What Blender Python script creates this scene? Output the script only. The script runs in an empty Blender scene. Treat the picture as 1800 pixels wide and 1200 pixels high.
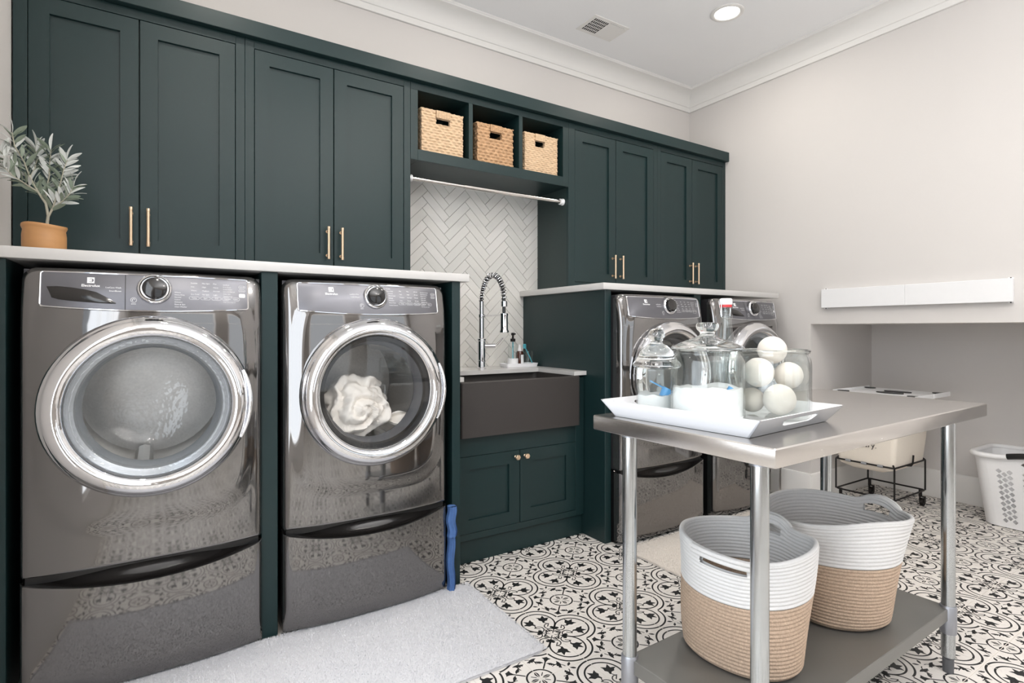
import bpy, bmesh, math, random
from math import sin, cos, pi, sqrt, atan2, radians
from mathutils import Vector, Matrix, noise
from mathutils.geometry import tessellate_polygon

# ------------------------------------------------------------------ camera, world, lights, exposure
SC = bpy.context.scene
COL = SC.collection
TH = 0.5716
cd = bpy.data.cameras.new('camera')
cd.sensor_width = 36.0
cd.lens = 965.5 / 1800 * 36
cd.shift_y = -(600 - 579.2) / 1800
cd.clip_start = 0.02
cam = bpy.data.objects.new('camera', cd)
cam.location = (0, 0, 1.17)
cam.rotation_euler = (pi / 2, 0, -TH)
COL.objects.link(cam)
SC.camera = cam

SC.view_settings.view_transform = 'Standard'
SC.view_settings.look = 'None'
SC.view_settings.gamma = 1.0
SC.view_settings.use_curve_mapping = False
SC.view_settings.exposure = -0.12
SC.cycles.use_denoising = True
SC.cycles.max_bounces = 12
SC.cycles.diffuse_bounces = 5
SC.cycles.glossy_bounces = 5
SC.cycles.transmission_bounces = 10
SC.cycles.transparent_max_bounces = 24
SC.cycles.caustics_reflective = False
SC.cycles.caustics_refractive = False
SC.cycles.sample_clamp_indirect = 6.0

W = bpy.data.worlds.new('world')
SC.world = W
W.use_nodes = True
W.node_tree.nodes['Background'].inputs[0].default_value = (0.85, 0.92, 1.0, 1)
W.node_tree.nodes['Background'].inputs[1].default_value = 1.0


def area(name, loc, direction, sx, sy, power, color=(1, 1, 1), shape='RECTANGLE'):
    l = bpy.data.lights.new(name, 'AREA')
    l.shape = shape
    l.size = sx
    if shape in ('RECTANGLE', 'ELLIPSE'):
        l.size_y = sy
    l.energy = power
    l.color = color
    o = bpy.data.objects.new(name, l)
    o.location = loc
    o.rotation_euler = Vector(direction).to_track_quat('-Z', 'Y').to_euler()
    COL.objects.link(o)
    return o


XL_ = -0.46
# two added fill lamps behind the camera, then daylight of the left-wall window
area('window_daylight', (0.75, -2.56, 1.55), (0.05, 1, -0.05), 1.5, 2.1, 6, (0.95, 0.98, 1.0))
area('window_daylight', (2.75, -2.56, 1.55), (-0.1, 1, -0.05), 1.5, 2.1, 6, (0.95, 0.98, 1.0))
area('window_daylight', (XL_ + .03, 0.45, 1.30), (1, 0, -0.05), 1.6, 1.75, 37, (0.88, 0.94, 1.0))
# added unseen spot aimed up, fills the room by way of the ceiling
fl_ = bpy.data.lights.new('bounce_flash', 'SPOT')
fl_.energy = 400
fl_.spot_size = radians(165)
fl_.spot_blend = 0.7
fl_.shadow_soft_size = 0.12
fl_.color = (1.0, 0.99, 0.98)
flo = bpy.data.objects.new('bounce_flash', fl_)
flo.location = (1.3, -1.0, 2.0)
flo.rotation_euler = (pi, 0, 0)
COL.objects.link(flo)
CANS = [(2.956, 2.137), (1.55, 2.12), (0.25, 2.05), (2.45, 0.55), (1.55, 0.55), (0.25, 0.45), (2.45, -1.1), (1.55, -1.1)]
CAN_POWER = 8

# ------------------------------------------------------------------ helpers
R = random.Random(7)


def S(r, g, b):
    def c(v):
        v /= 255.0
        return v / 12.92 if v <= 0.04045 else ((v + 0.055) / 1.055) ** 2.4
    return (c(r), c(g), c(b), 1.0)


class NT:
    def __init__(s, name):
        s.m = bpy.data.materials.new(name)
        s.m.use_nodes = True
        s.t = s.m.node_tree
        s.p = s.t.nodes['Principled BSDF']
        s.out = s.t.nodes['Material Output']

    def n(s, typ, **kw):
        x = s.t.nodes.new(typ)
        for k, v in kw.items():
            setattr(x, k, v)
        return x

    def l(s, a, b):
        s.t.links.new(a, b)


def mat(name, col, rough=0.5, metal=0.0, var=0.06, scale=40, bump=0.0, bscale=300, coat=0.0, spec=0.5, stretch=None, rvar=0.0, detail=4, sheen=0.0, emit=None):
    """principled material with procedural colour variation and fine relief"""
    t = NT(name)
    p = t.p
    p.inputs['Roughness'].default_value = rough
    p.inputs['Metallic'].default_value = metal
    p.inputs['Specular IOR Level'].default_value = spec
    if coat:
        p.inputs['Coat Weight'].default_value = coat
        p.inputs['Coat Roughness'].default_value = 0.06
    if sheen:
        p.inputs['Sheen Weight'].default_value = sheen
    tc = t.n('ShaderNodeTexCoord')
    mp = t.n('ShaderNodeMapping')
    if stretch:
        mp.inputs['Scale'].default_value = stretch
    t.l(tc.outputs['Object'], mp.inputs[0])
    nz = t.n('ShaderNodeTexNoise')
    nz.inputs['Scale'].default_value = scale
    nz.inputs['Detail'].default_value = detail
    t.l(mp.outputs[0], nz.inputs['Vector'])
    mx = t.n('ShaderNodeMix', data_type='RGBA')
    mx.inputs['A'].default_value = tuple(max(0, c * (1 - var)) for c in col[:3]) + (1,)
    mx.inputs['B'].default_value = tuple(min(1, c * (1 + var)) for c in col[:3]) + (1,)
    t.l(nz.outputs['Fac'], mx.inputs['Factor'])
    t.l(mx.outputs['Result'], p.inputs['Base Color'])
    if rvar:
        mr = t.n('ShaderNodeMapRange')
        mr.inputs['To Min'].default_value = max(0.02, rough - rvar)
        mr.inputs['To Max'].default_value = rough + rvar
        t.l(nz.outputs['Fac'], mr.inputs['Value'])
        t.l(mr.outputs[0], p.inputs['Roughness'])
    if bump:
        nb = t.n('ShaderNodeTexNoise')
        nb.inputs['Scale'].default_value = bscale
        nb.inputs['Detail'].default_value = 3
        t.l(mp.outputs[0], nb.inputs['Vector'])
        bp = t.n('ShaderNodeBump')
        bp.inputs['Strength'].default_value = bump
        bp.inputs['Distance'].default_value = 0.002
        t.l(nb.outputs['Fac'], bp.inputs['Height'])
        t.l(bp.outputs[0], p.inputs['Normal'])
    if emit:
        p.inputs['Emission Color'].default_value = emit[0]
        p.inputs['Emission Strength'].default_value = emit[1]
    return t.m


def thin_glass(name, tint=(0.97, 0.985, 0.98), refl=1.0, rough=0.01, dirt=0.0):
    t = NT(name)
    t.t.nodes.remove(t.p)
    tr = t.n('ShaderNodeBsdfTransparent')
    tr.inputs[0].default_value = tint + (1,)
    gl = t.n('ShaderNodeBsdfGlossy')
    gl.inputs['Roughness'].default_value = rough
    lw = t.n('ShaderNodeLayerWeight')
    lw.inputs['Blend'].default_value = 0.5
    pw = t.n('ShaderNodeMath', operation='POWER')
    pw.inputs[1].default_value = 4.0
    t.l(lw.outputs['Facing'], pw.inputs[0])
    ml = t.n('ShaderNodeMath', operation='MULTIPLY_ADD')
    ml.inputs[1].default_value = 0.7 * refl
    ml.inputs[2].default_value = 0.04 * refl
    ml.use_clamp = True
    t.l(pw.outputs[0], ml.inputs[0])
    mx = t.n('ShaderNodeMixShader')
    t.l(ml.outputs[0], mx.inputs[0])
    t.l(tr.outputs[0], mx.inputs[1])
    t.l(gl.outputs[0], mx.inputs[2])
    last = mx
    if dirt:
        tc = t.n('ShaderNodeTexCoord')
        nz = t.n('ShaderNodeTexNoise')
        nz.inputs['Scale'].default_value = 9
        nz.inputs['Detail'].default_value = 6
        t.l(tc.outputs['Object'], nz.inputs['Vector'])
        mr = t.n('ShaderNodeMapRange')
        mr.inputs['From Min'].default_value = 0.4
        mr.inputs['From Max'].default_value = 0.75
        mr.inputs['To Max'].default_value = dirt
        t.l(nz.outputs['Fac'], mr.inputs['Value'])
        vo = t.n('ShaderNodeTexVoronoi')
        vo.inputs['Scale'].default_value = 55
        t.l(tc.outputs['Object'], vo.inputs['Vector'])
        bp = t.n('ShaderNodeBump')
        bp.inputs['Strength'].default_value = 0.35
        bp.inputs['Distance'].default_value = 0.004
        ad = t.n('ShaderNodeMath', operation='ADD')
        t.l(vo.outputs['Distance'], ad.inputs[0])
        t.l(nz.outputs['Fac'], ad.inputs[1])
        t.l(ad.outputs[0], bp.inputs['Height'])
        t.l(bp.outputs[0], gl.inputs['Normal'])
        df = t.n('ShaderNodeBsdfDiffuse')
        df.inputs[0].default_value = (0.8, 0.8, 0.8, 1)
        m2 = t.n('ShaderNodeMixShader')
        t.l(mr.outputs[0], m2.inputs[0])
        t.l(mx.outputs[0], m2.inputs[1])
        t.l(df.outputs[0], m2.inputs[2])
        last = m2
    t.l(last.outputs[0], t.out.inputs['Surface'])
    return t.m


def glass(name, col=(0.97, 0.99, 0.985, 1), ior=1.45, rough=0.0):
    t = NT(name)
    t.p.inputs['Base Color'].default_value = col
    t.p.inputs['Transmission Weight'].default_value = 1.0
    t.p.inputs['Roughness'].default_value = rough
    t.p.inputs['IOR'].default_value = ior
    return t.m


M = {}
M['wall'] = mat('wall_paint', S(213, 209, 206), 0.75, var=0.012, scale=3, bump=0.05, bscale=260)
M['wall_rear'] = mat('wall_paint_greige', S(158, 152, 146), 0.75, var=0.012, scale=3)
M['ceiling'] = mat('ceiling_paint', S(246, 246, 247), 0.85, var=0.01, scale=3)
M['trim'] = mat('trim_paint', S(233, 231, 228), 0.45, var=0.012, scale=5)
M['green'] = mat('green_lacquer', S(22, 43, 44), 0.38, var=0.05, scale=60, bump=0.03, bscale=400, spec=0.4)
M['green_in'] = mat('green_interior', S(36, 51, 50), 0.5, var=0.05, scale=30)
M['gap'] = mat('dark_gap', S(16, 20, 20), 0.8)
M['gold'] = mat('brushed_brass', S(224, 196, 166), 0.30, 0.85, var=0.05, scale=200)
M['dark_metal'] = mat('black_wire', S(40, 37, 36), 0.45, 0.6)
M['chrome'] = mat('chrome', S(236, 236, 238), 0.05, 1.0, var=0.015, scale=8)
M['zinc'] = mat('galvanised_tube', S(196, 200, 202), 0.16, 1.0, var=0.08, scale=60, rvar=0.06, stretch=(1, 1, 0.15))
M['zinc_matt'] = mat('cast_collar', S(166, 168, 174), 0.42, 0.85, var=0.05)
M['steel'] = mat('brushed_stainless', S(214, 210, 206), 0.24, 1.0, var=0.05, scale=30, stretch=(0.6, 30, 1), rvar=0.06, bump=0.05, bscale=60)
M['galv'] = mat('galvanised_sheet', S(140, 139, 136), 0.45, 0.75, var=0.08, scale=14, rvar=0.08)
M['graphite'] = mat('graphite_enamel', S(124, 122, 121), 0.05, 0.9, var=0.04, scale=1200, detail=1, coat=0.6)
M['graphite_dark'] = mat('graphite_side', S(62, 61, 64), 0.4, 0.5, var=0.04)
M['black'] = mat('black_plastic', S(18, 18, 19), 0.3)
M['gloss_black'] = mat('gloss_black', S(30, 28, 27), 0.12, 0.3, coat=0.5)
M['console'] = mat('console_metal', S(112, 112, 117), 0.33, 0.75, var=0.04, scale=25, stretch=(0.3, 1, 30), rvar=0.02)
M['print'] = mat('white_print', S(246, 247, 248), 0.6)
M['drum'] = mat('drum_steel', S(214, 212, 208), 0.3, 0.6, var=0.15, scale=120, bump=0.03, bscale=180)
M['rubber'] = mat('grey_rubber', S(86, 87, 90), 0.55)
M['seal'] = mat('pale_grey_seal', S(168, 172, 176), 0.25, 0.4)
M['quartz'] = mat('white_quartz', S(203, 201, 199), 0.22, var=0.035, scale=4, detail=7)
M['tile'] = mat('glazed_tile', S(226, 224, 219), 0.2, var=0.015, scale=6, bump=0.12, bscale=14)
M['tile_b'] = mat('glazed_tile_pale', S(229, 227, 223), 0.2, var=0.02, scale=6, bump=0.12, bscale=14)
M['tile_c'] = mat('glazed_tile_grey', S(222, 221, 216), 0.2, var=0.02, scale=6, bump=0.12, bscale=14)
M['grout'] = mat('grey_grout', S(196, 193, 188), 0.9, var=0.05)
M['ftile'] = mat('cement_tile', S(228, 223, 217), 0.42, var=0.03, scale=20)
M['fink'] = mat('cement_tile_black', S(30, 32, 33), 0.45, var=0.15, scale=25)
M['fgrout'] = mat('floor_grout', S(214, 206, 198), 0.9)
M['sink'] = mat('dark_granite', S(50, 46, 44), 0.55, var=0.12, scale=300, bump=0.15, bscale=500)
M['rug'] = mat('rug_pile', S(214, 214, 218), 0.95, var=0.06, scale=60, bump=0.5, bscale=500, sheen=0.3)
M['rug2'] = mat('rug_pile_cream', S(226, 218, 209), 0.95, var=0.06, scale=60, bump=0.5, bscale=500, sheen=0.3)
M['white_rope'] = mat('white_cotton_rope', S(214, 213, 212), 0.9, var=0.06, scale=150, bump=0.5, bscale=420, sheen=0.2)
M['jute'] = mat('jute_rope', S(178, 156, 136), 0.9, var=0.4, scale=240, bump=0.8, bscale=420, stretch=(1, 1, 0.6))
M['wicker'] = mat('seagrass_pale', S(206, 178, 146), 0.75, var=0.4, scale=45, stretch=(1, 1, 3), bump=0.4, bscale=150)
M['wicker2'] = mat('seagrass_brown', S(184, 148, 112), 0.75, var=0.5, scale=45, stretch=(1, 1, 3), bump=0.4, bscale=150)
M['plastic'] = mat('white_plastic', S(238, 238, 239), 0.32, var=0.01)
M['tray'] = mat('white_melamine', S(243, 243, 246), 0.22, var=0.008)
M['powder'] = mat('white_powder', S(247, 247, 248), 0.95, var=0.02, scale=80, bump=0.3, bscale=250)
M['wool'] = mat('felted_wool', S(240, 231, 221), 0.95, var=0.05, scale=20, bump=0.6, bscale=160, sheen=0.4)
M['blue'] = mat('blue_plastic', S(104, 178, 236), 0.35)
M['cloth'] = mat('white_cotton', S(240, 235, 228), 0.9, var=0.02, scale=30, bump=0.15, bscale=300)
M['canvas'] = mat('cream_canvas', S(238, 229, 216), 0.9, var=0.03, scale=200, bump=0.25, bscale=700)
M['navy'] = mat('blue_cloth', S(70, 104, 156), 0.85, var=0.15, scale=50, bump=0.5, bscale=200)
M['leaf'] = mat('olive_leaf', S(128, 140, 124), 0.55, var=0.25, scale=25)
M['leaf2'] = mat('olive_leaf_pale', S(205, 208, 205), 0.6, var=0.1, scale=25)
M['bark'] = mat('olive_bark', S(170, 166, 150), 0.8, var=0.15, scale=90)
M['terracotta'] = mat('tan_wood_pot', S(184, 136, 88), 0.5, var=0.22, scale=9, detail=6, stretch=(1, 1, 2.5))
M['soil'] = mat('soil', S(70, 52, 40), 0.95, var=0.3, bump=1.0, bscale=90)
M['amber'] = mat('brown_bottle', S(70, 34, 22), 0.15, coat=0.5)
M['teal'] = mat('teal_plastic', S(70, 158, 172), 0.35)
M['red'] = mat('red_rubber', S(206, 62, 66), 0.5)
M['lens'] = mat('lamp_lens', S(255, 250, 240), 0.4, emit=((1.0, 0.95, 0.86, 1), 9.0))
M['jar'] = thin_glass('clear_jar_glass', refl=1.25)
M['door_glass'] = thin_glass('dryer_door_glass', (0.93, 0.93, 0.93), refl=1.5)
M['bowl_glass'] = thin_glass('washer_bowl_glass', (0.95, 0.96, 0.97), refl=1.3, dirt=0.12)
M['glass'] = glass('solid_glass')
M['cup'] = thin_glass('cup_glass', refl=1.2)
M['liquid'] = mat('teal_liquid', S(130, 190, 190), 0.2)


class MB:
    """collects shapes, then links them as ONE mesh object"""

    def __init__(s):
        s.v, s.f, s.mi = [], [], []

    def add(s, vs, fs, mi=0):
        o = len(s.v)
        s.v += [tuple(v) for v in vs]
        s.f += [tuple(i + o for i in f) for f in fs]
        s.mi += [mi] * len(fs)
        return s

    def box(s, x0, x1, y0, y1, z0, z1, b=0.0, mi=0, mtx=None, seg=1):
        bm = bmesh.new()
        bmesh.ops.create_cube(bm, size=1)
        for v in bm.verts:
            v.co = Vector(((x0 + x1) / 2 + v.co.x * (x1 - x0), (y0 + y1) / 2 + v.co.y * (y1 - y0), (z0 + z1) / 2 + v.co.z * (z1 - z0)))
        if b > 0:
            bmesh.ops.bevel(bm, geom=list(bm.edges), offset=min(b, (x1 - x0) * .45, (y1 - y0) * .45, (z1 - z0) * .45), segments=seg, profile=0.5, affect='EDGES')
        if mtx:
            bmesh.ops.transform(bm, matrix=mtx, verts=bm.verts)
        bm.verts.index_update()
        s.add([v.co[:] for v in bm.verts], [[v.index for v in f.verts] for f in bm.faces], mi)
        bm.free()
        return s

    def lathe(s, prof, c=(0, 0, 0), n=32, axis='Z', mi=0, sx=1, sy=1, rot=0, caps=True):
        vs, fs = [], []
        for r, h in prof:
            for i in range(n):
                a = 2 * pi * i / n + rot
                if axis == 'Z':
                    vs.append((c[0] + r * cos(a) * sx, c[1] + r * sin(a) * sy, c[2] + h))
                elif axis == 'Y':
                    vs.append((c[0] + r * cos(a) * sx, c[1] + h, c[2] + r * sin(a) * sy))
                else:
                    vs.append((c[0] + h, c[1] + r * cos(a) * sx, c[2] + r * sin(a) * sy))
        m = len(prof)
        for j in range(m - 1):
            for i in range(n):
                k = (i + 1) % n
                fs.append((j * n + i, j * n + k, (j + 1) * n + k, (j + 1) * n + i))
        if caps:
            if prof[0][0] > 1e-6:
                fs.append(tuple(range(n - 1, -1, -1)))
            if prof[-1][0] > 1e-6:
                fs.append(tuple((m - 1) * n + i for i in range(n)))
        if axis == 'Y':
            fs = [f[::-1] for f in fs]
        return s.add(vs, fs, mi)

    def tube(s, path, r, n=10, closed=False, mi=0, caps=True, flat=1.0):
        P = [Vector(p) for p in path]
        m = len(P)
        rr = r if isinstance(r, (list, tuple)) else [r] * m
        vs, fs = [], []
        up = None
        for i in range(m):
            if closed:
                d = P[(i + 1) % m] - P[i - 1]
            else:
                d = P[min(i + 1, m - 1)] - P[max(i - 1, 0)]
            d.normalize()
            if up is None:
                up = Vector((0, 0, 1)) if abs(d.z) < 0.9 else Vector((1, 0, 0))
            a = (up - d * up.dot(d)).normalized()
            b = d.cross(a)
            up = a
            for k in range(n):
                t = 2 * pi * k / n
                vs.append(P[i] + a * (cos(t) * rr[i]) + b * (sin(t) * rr[i] * flat))
        for i in range(m if closed else m - 1):
            j = (i + 1) % m
            for k in range(n):
                k2 = (k + 1) % n
                fs.append((i * n + k, i * n + k2, j * n + k2, j * n + k))
        if caps and not closed:
            fs.append(tuple(range(n - 1, -1, -1)))
            fs.append(tuple((m - 1) * n + k for k in range(n)))
        return s.add(vs, fs, mi)

    def grid(s, fn, nu, nv, mi=0, skip=None, flip=False):
        vs = [fn(i / nu, j / nv) for j in range(nv + 1) for i in range(nu + 1)]
        fs = []
        for j in range(nv):
            for i in range(nu):
                if skip and skip((i + .5) / nu, (j + .5) / nv):
                    continue
                q = (j * (nu + 1) + i, j * (nu + 1) + i + 1, (j + 1) * (nu + 1) + i + 1, (j + 1) * (nu + 1) + i)
                fs.append(q[::-1] if flip else q)
        return s.add(vs, fs, mi)

    def plate(s, outer, holes, t, fn, mi=0):
        """flat plate with holes: outlines in 2D, fn(u, v, w) puts them in space, w = 0 front .. t back"""
        loops = [outer] + holes
        pts = [p for l in loops for p in l]
        tris = tessellate_polygon([[Vector((p[0], p[1], 0)) for p in l] for l in loops])
        n = len(pts)
        vs = [fn(p[0], p[1], 0) for p in pts] + [fn(p[0], p[1], t) for p in pts]
        fs = []
        for a, b, c in tris:
            pa, pb, pc = pts[a], pts[b], pts[c]
            if (pb[0] - pa[0]) * (pc[1] - pa[1]) - (pb[1] - pa[1]) * (pc[0] - pa[0]) < 0:
                b, c = c, b
            fs.append((a, b, c))
            fs.append((n + c, n + b, n + a))
        o = 0
        for l in loops:
            k = len(l)
            for i in range(k):
                j = (i + 1) % k
                fs.append((o + j, o + i, n + o + i, n + o + j))
            o += k
        return s.add(vs, fs, mi)

    def prism(s, poly, z0, z1, mi=0, mtx=None):
        n = len(poly)
        vs = [(p[0], p[1], z0) for p in poly] + [(p[0], p[1], z1) for p in poly]
        if mtx:
            vs = [mtx @ Vector(v) for v in vs]
        fs = [tuple(range(n - 1, -1, -1)), tuple(range(n, 2 * n))]
        for i in range(n):
            j = (i + 1) % n
            fs.append((i, j, n + j, n + i))
        return s.add(vs, fs, mi)

    def xf(s, mtx):
        s.v = [tuple(mtx @ Vector(v)) for v in s.v]
        return s

    def mesh(s, name, mats, ang=35):
        me = bpy.data.meshes.new(name)
        me.from_pydata(s.v, [], s.f)
        for m_ in (mats if isinstance(mats, (list, tuple)) else [mats]):
            me.materials.append(m_)
        me.polygons.foreach_set('material_index', s.mi)
        me.polygons.foreach_set('use_smooth', [True] * len(s.f))
        me.update()
        me.set_sharp_from_angle(angle=radians(ang))
        return me

    def build(s, name, mats, parent=None, loc=None, ang=35, **tags):
        o = bpy.data.objects.new(name, s.mesh(name, mats, ang))
        COL.objects.link(o)
        if parent:
            o.parent = parent
        if loc:
            o.location = loc
        for k, v in tags.items():
            o[k] = v
        return o


def inst(name, me, parent=None, loc=(0, 0, 0), rot=(0, 0, 0), scale=(1, 1, 1), **tags):
    o = bpy.data.objects.new(name, me)
    COL.objects.link(o)
    o.parent = parent
    o.location = loc
    o.rotation_euler = rot
    o.scale = scale
    for k, v in tags.items():
        o[k] = v
    return o


def thing(name, label, cat, loc=(0, 0, 0), rz=0, group=None):
    o = bpy.data.objects.new(name, None)
    COL.objects.link(o)
    o.empty_display_size = 0.05
    o.location = loc
    o.rotation_euler = (0, 0, rz)
    o['label'] = label
    o['category'] = cat
    if group:
        o['group'] = group
    return o


def tag(o, label, cat, group=None, kind=None):
    o['label'] = label
    o['category'] = cat
    if group:
        o['group'] = group
    if kind:
        o['kind'] = kind
    return o


def copy_tree(o, parent=None):
    c = o.copy()
    COL.objects.link(c)
    c.parent = parent
    for ch in o.children:
        copy_tree(ch, c)
    return c


def arc(cx, cy, r, a0, a1, n):
    return [(cx + r * cos(a0 + (a1 - a0) * i / n), cy + r * sin(a0 + (a1 - a0) * i / n)) for i in range(n + 1)]


def rrect(x0, x1, y0, y1, r, n=5):
    return (arc(x1 - r, y0 + r, r, -pi / 2, 0, n) + arc(x1 - r, y1 - r, r, 0, pi / 2, n) +
            arc(x0 + r, y1 - r, r, pi / 2, pi, n) + arc(x0 + r, y0 + r, r, pi, 1.5 * pi, n))


_tc = {}


def text_into(mb, txt, x, z, size, fn, mi=0, align='LEFT', bold=0.0):
    """flat lettering: fn(x, z) -> point on the surface"""
    key = (txt, align, bold)
    if key not in _tc:
        c = bpy.data.curves.new('lettering', 'FONT')
        c.body = txt
        c.align_x = align
        c.resolution_u = 2
        c.offset = bold
        o = bpy.data.objects.new('lettering', c)
        COL.objects.link(o)
        dg = bpy.context.evaluated_depsgraph_get()
        me = bpy.data.meshes.new_from_object(o.evaluated_get(dg))
        _tc[key] = ([v.co[:] for v in me.vertices], [tuple(p.vertices) for p in me.polygons])
        bpy.data.objects.remove(o)
        bpy.data.curves.remove(c)
        bpy.data.meshes.remove(me)
    vs, fs = _tc[key]
    mb.add([fn(x + v[0] * size, z + v[1] * size) for v in vs], fs, mi)


def struct(name, mb, m, **kw):
    return mb.build(name, m, kind='structure', **kw)


# ------------------------------------------------------------------ room shell
XL, XR, YB, YF, ZC = -0.46, 3.73, 3.06, -2.6, 3.13
AY0, AY1, AX, AZ = 0.30, 2.043, 4.58, 1.207          # alcove in the right wall
T = 0.12
wb = struct('wall_back', MB().box(XL - T, XR + T, YB, YB + T, 0, ZC), M['wall'])
wl = MB()
for y0, y1, z0, z1 in ((1.30, YB, 0, ZC), (YF - T, -.40, 0, ZC), (-.40, 1.30, 0, .4), (-.40, 1.30, 2.2, ZC)):
    wl.box(XL - T, XL, y0, y1, z0, z1)
struct('wall_left', wl, M['wall'])
w = MB()
for a, b, c, d in ((-.40, -.35, .45, 2.15), (1.25, 1.30, .45, 2.15), (-.40, 1.30, .4, .45), (-.40, 1.30, 2.15, 2.2), (.435, .465, .45, 2.15)):
    w.box(XL - .08, XL - .03, a, b, c, d)
struct('window_3', w, M['trim'])
wr = MB()
wr.box(XR, XR + 0.9, AY1, YB, 0, AZ + 0.001)
wr.box(XR, XR + T, YF, YB, AZ + 0.001, ZC)
wr.box(XR + T - 0.01, AX + T, AY0 - T, AY1 + 0.1, AZ, AZ + 0.1)
wr.box(AX, AX + T, AY0 - T, AY1, 0, AZ + 0.001)
wr.box(XR, AX + 0.05, YF, AY0, 0, AZ + 0.001)
struct('wall_right', wr, M['wall'])
wf = MB()
for x0, x1, z0, z1 in ((XL, 0.0, 0, ZC), (1.5, 2.0, 0, ZC), (3.5, XR, 0, ZC), (0.0, 1.5, 0, 0.5), (0.0, 1.5, 2.6, ZC), (2.0, 3.5, 0, 0.5), (2.0, 3.5, 2.6, ZC)):
    wf.box(x0, x1, YF - T, YF, z0, z1)
struct('wall_front', wf, M['wall_rear'])
for k, (x0, x1) in enumerate(((0.0, 1.5), (2.0, 3.5))):  # added unseen window frames behind the camera, housing the fill lamps
    w = MB()
    for a, b, c, d in ((x0, x0 + .05, .55, 2.55), (x1 - .05, x1, .55, 2.55), (x0, x1, .5, .55), (x0, x1, 2.55, 2.6), (x0 + .05, x1 - .05, 1.52, 1.57)):
        w.box(a, b, YF - .08, YF - .03, c, d)
    struct('window_%d' % (k + 1), w, M['trim'])
struct('ceiling', MB().box(XL - T, AX, YF - T, YB + T, ZC, ZC + T), M['ceiling'])

# crown moulding: swept profile along the back and the right wall (and the other two)
prof = [(0.0, 0.155), (0.012, 0.155), (0.014, 0.152), (0.014, 0.120), (0.020, 0.117)]
prof += [(0.022 + 0.088 * (1 - cos(a)) , 0.112 - 0.092 * sin(a)) for a in [i * pi / 2 / 8 for i in range(9)]]
prof += [(0.112, 0.014), (0.116, 0.010), (0.116, 0.0), (0, 0)]


def crown(name, p0, p1, inward, m0, m1):
    mb = MB()
    p0, p1, inw = Vector(p0), Vector(p1), Vector(inward)
    d = (p1 - p0).normalized()
    vs = []
    for p, s_, mm in ((p0, 1, m0), (p1, -1, m1)):
        for o_, dn in prof:
            q = p + inw * o_ + d * (s_ * o_ * mm)
            vs.append((q.x, q.y, ZC - dn))
    n = len(prof)
    fs = [(i, i + 1, n + i + 1, n + i) for i in range(n - 1)]
    mb.add(vs, fs)
    struct(name, mb, M['trim'], ang=25)


crown('trim_1', (XL, YB, 0), (XR, YB, 0), (0, -1, 0), 1, 1)
crown('trim_2', (XR, YB, 0), (XR, YF, 0), (-1, 0, 0), 1, 1)
crown('trim_3', (XL, YF, 0), (XL, YB, 0), (1, 0, 0), 1, 1)
crown('trim_4', (XR, YF, 0), (XL, YF, 0), (0, 1, 0), 1, 1)

# baseboards
bb = MB()
BH = 0.19


def base_run(mb, x0, y0, x1, y1, nx, ny):
    a = [(0, 0), (0.016, 0), (0.016, BH - 0.012), (0.012, BH - 0.003), (0.006, BH), (0, BH)]
    vs = [(x0 + nx * o, y0 + ny * o, z) for o, z in a] + [(x1 + nx * o, y1 + ny * o, z) for o, z in a]
    n = len(a)
    mb.add(vs, [(i, i + 1, n + i + 1, n + i) for i in range(n - 1)] + [tuple(range(n)), tuple(range(2 * n - 1, n - 1, -1))])


base_run(bb, XR, AY1 - .0155, XR, 2.245, -1, 0)
base_run(bb, XR - .0155, AY1, AX, AY1, 0, -1)
base_run(bb, AX, AY1, AX, AY0, -1, 0)
base_run(bb, XR, YF, XR, AY0, -1, 0)
struct('baseboard_right', bb, M['trim'], ang=25)

# ------------------------------------------------------------------ floor: patterned cement tiles
TS = 0.1935
OX, OY = 1.466, 1.885          # a rosette centre


def tri_clip(poly, lo, hi):
    for ax, lim, sg in ((0, lo, 1), (0, hi, -1), (1, lo, 1), (1, hi, -1)):
        out = []
        for i in range(len(poly)):
            a, b = poly[i - 1], poly[i]
            da, db = (a[ax] - lim) * sg, (b[ax] - lim) * sg
            if (da >= 0) != (db >= 0):
                t = da / (da - db)
                out.append((a[0] + (b[0] - a[0]) * t, a[1] + (b[1] - a[1]) * t))
            if db >= 0:
                out.append(b)
        poly = out
        if len(poly) < 3:
            return []
    return poly


def stroke(pts, w):
    """polyline with width -> quads; w may be a list"""
    q = []
    n = len(pts)
    ww = w if isinstance(w, list) else [w] * n
    L, Rr = [], []
    for i in range(n):
        a, b = pts[max(0, i - 1)], pts[min(n - 1, i + 1)]
        dx, dy = b[0] - a[0], b[1] - a[1]
        l = sqrt(dx * dx + dy * dy) or 1
        nx, ny = -dy / l * ww[i] / 2, dx / l * ww[i] / 2
        L.append((pts[i][0] + nx, pts[i][1] + ny))
        Rr.append((pts[i][0] - nx, pts[i][1] - ny))
    for i in range(n - 1):
        q.append([L[i], Rr[i], Rr[i + 1], L[i + 1]])
    return q


def shape(pts, cx, cy, ang, sc, mirror=False):
    out = []
    for x, y in pts:
        if mirror:
            x = -x
        out.append((cx + sc * (x * cos(ang) - y * sin(ang)), cy + sc * (x * sin(ang) + y * cos(ang))))
    return out


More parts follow.
